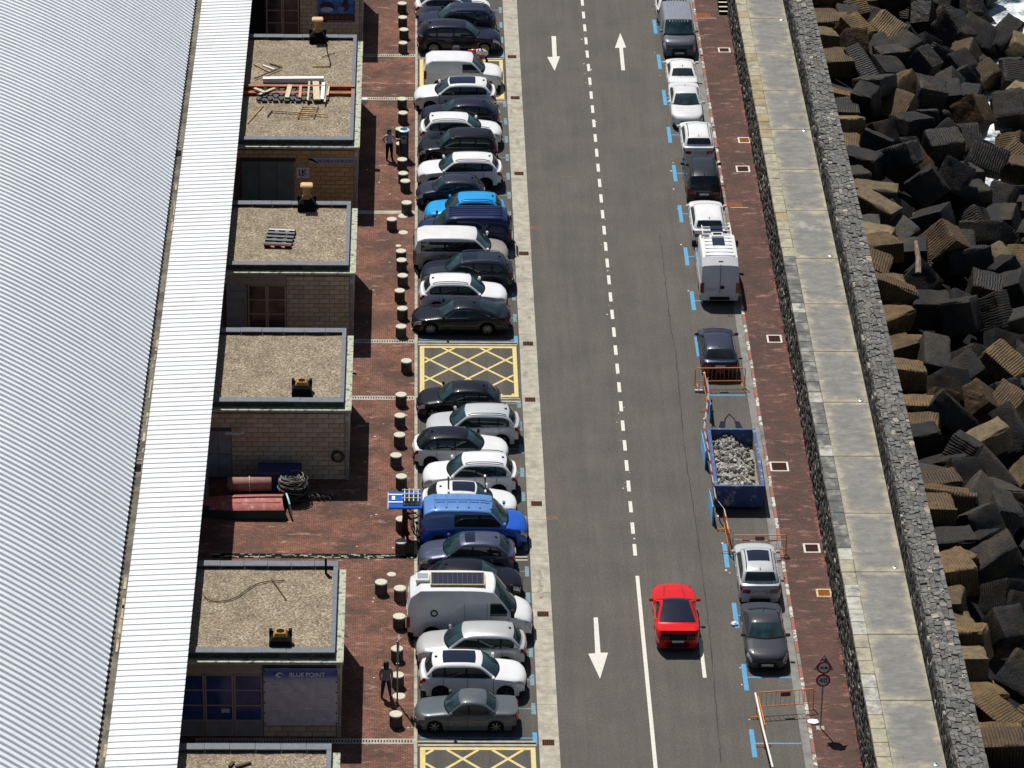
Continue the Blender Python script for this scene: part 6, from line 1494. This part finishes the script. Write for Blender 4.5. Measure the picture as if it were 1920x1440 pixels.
# blue plastic panels along the skip
BLP = mat('light_blue_plastic', (.1, .32, .58, 1), rough=.6, var=.2, vs=4)
for i, (pa, pb, lab) in enumerate((((1325, 742), (1331, 792), 'blue slatted plastic panel leaning on the barrier above the skip'), ((1334, 842), (1341, 880), 'pale blue panel standing along the road side of the skip'), ((1346, 952), (1352, 985), 'pale blue panel at the near corner of the skip'))):
    a, c = gp(*pa), gp(*pb)
    if i: a.x = xl - .28; c.x = xl - .22
    d = c - a; o = thing('site_fence', lab, 'fence', (a + c) / 2, math.atan2(d.y, d.x), 'blue plastic panels by the skip'); Lg = d.length
    for k in range(7): MB().box((0, 0, .1 + k * .13), (Lg, .04, .1)).build('slat', BLP if i else mat('mid_blue_plastic', (.05, .2, .5, 1), rough=.6), o)
    for s in (-1, 1): MB().box((s * (Lg / 2 - .05), .03, .5), (.06, .04, 1.0)).build('post', BLP, o)
# red and white tape
TW, TR_ = mat('tape_white', (.75, .73, .7, 1), rough=.5), mat('tape_red', (.5, .03, .03, 1), rough=.5)
def tape(label, pts, wdt=.09, seg=.33):
    b = MB(); k = 0
    pts = [Vector(p) for p in pts]
    for a, c in zip(pts[:-1], pts[1:]):
        n = max(1, int((c - a).length / seg))
        for i in range(n):
            u, v = a.lerp(c, i / n), a.lerp(c, (i + 1) / n); d = (v - u).normalized(); sd = d.cross(Vector((0, 0, 1))).normalized() * wdt * .35; up = Vector((0, 0, wdt * .5))
            mi = 1 if k % 3 == 2 else 0; k += 1
            q = [u - up - sd, v - up - sd, v + up + sd, u + up + sd]; nn = d.cross(up + sd).normalized() * .006
            b.add([x - nn for x in q] + [x + nn for x in q], [(3, 2, 1, 0), (4, 5, 6, 7), (0, 1, 5, 4), (1, 2, 6, 5), (2, 3, 7, 6), (3, 0, 4, 7)], mi)
    return tag(b.build('barrier_tape', [TW, TR_]), label, 'tape', 'red and white tape')
z = 1.06
xs_ = xl - .12
tape('red and white tape stretched along the road side of the blue skip', [(yb.x + .05, yb.y - 2.2, 1.05), (xs_ - .05, yf_ + .4, 1.1), (xs_, yf_ - 1.5, 1.2), (xs_ + .03, yn_ + .5, 1.15), (xs_ + .08, yn_ - .6, .95), (ya.x - .08, ya.y + 2.3, 1.08)])
tape('red and white tape wound along the barrier by the silver SUV', [(ya.x - .08, ya.y + 2.25, 1.1), (ya.x, ya.y, 1.08), (ya.x + .2, gp(1373, 1043).y, .86), (gp(1420, 1043).x, gp(1420, 1043).y - .04, .78), (gp(1472, 1043).x, gp(1472, 1043).y, .84)])
tag(MB().tube([(ye.x - .1, ye.y + .1, 1.12), (ye.x + .02, ye.y - 2.5, 1.05), (ye.x + .2, ye.y - 5.5, 1.02)], .045, 8).build('white_tube', TW), 'long white plastic tube running down to the bottom edge beside the barrier', 'tube')
tag(MB().tube([(yb.x - .02, yb.y + .05, 1.02), (yb.x - .03, yb.y + .02, .2)], .06, 8).tube([(yb.x - .45, yb.y, .08), (yb.x + .05, yb.y, .08)], .06, 8).build('white_tube', TW), 'short white plastic tube on the corner of the barriers behind the charcoal hatchback', 'tube')
# litter: white bag by the blue mark
a = P(1377, 1172, 0); b = MB().lathe([(.02, .0), (.15, .02), (.18, .07), (.1, .13), (.03, .15)], 9, sq=(1, .7)); b.v = [(x + R.uniform(-.03, .03), y + R.uniform(-.03, .03), z) for x, y, z in b.v]
tag(b.build('plastic_bag', mat('bright_white_plastic', (.85, .85, .85, 1), rough=.6), loc=(a.x, a.y, .01)), 'crumpled white bag on the blue bay mark by the dark grey saloon', 'bag')
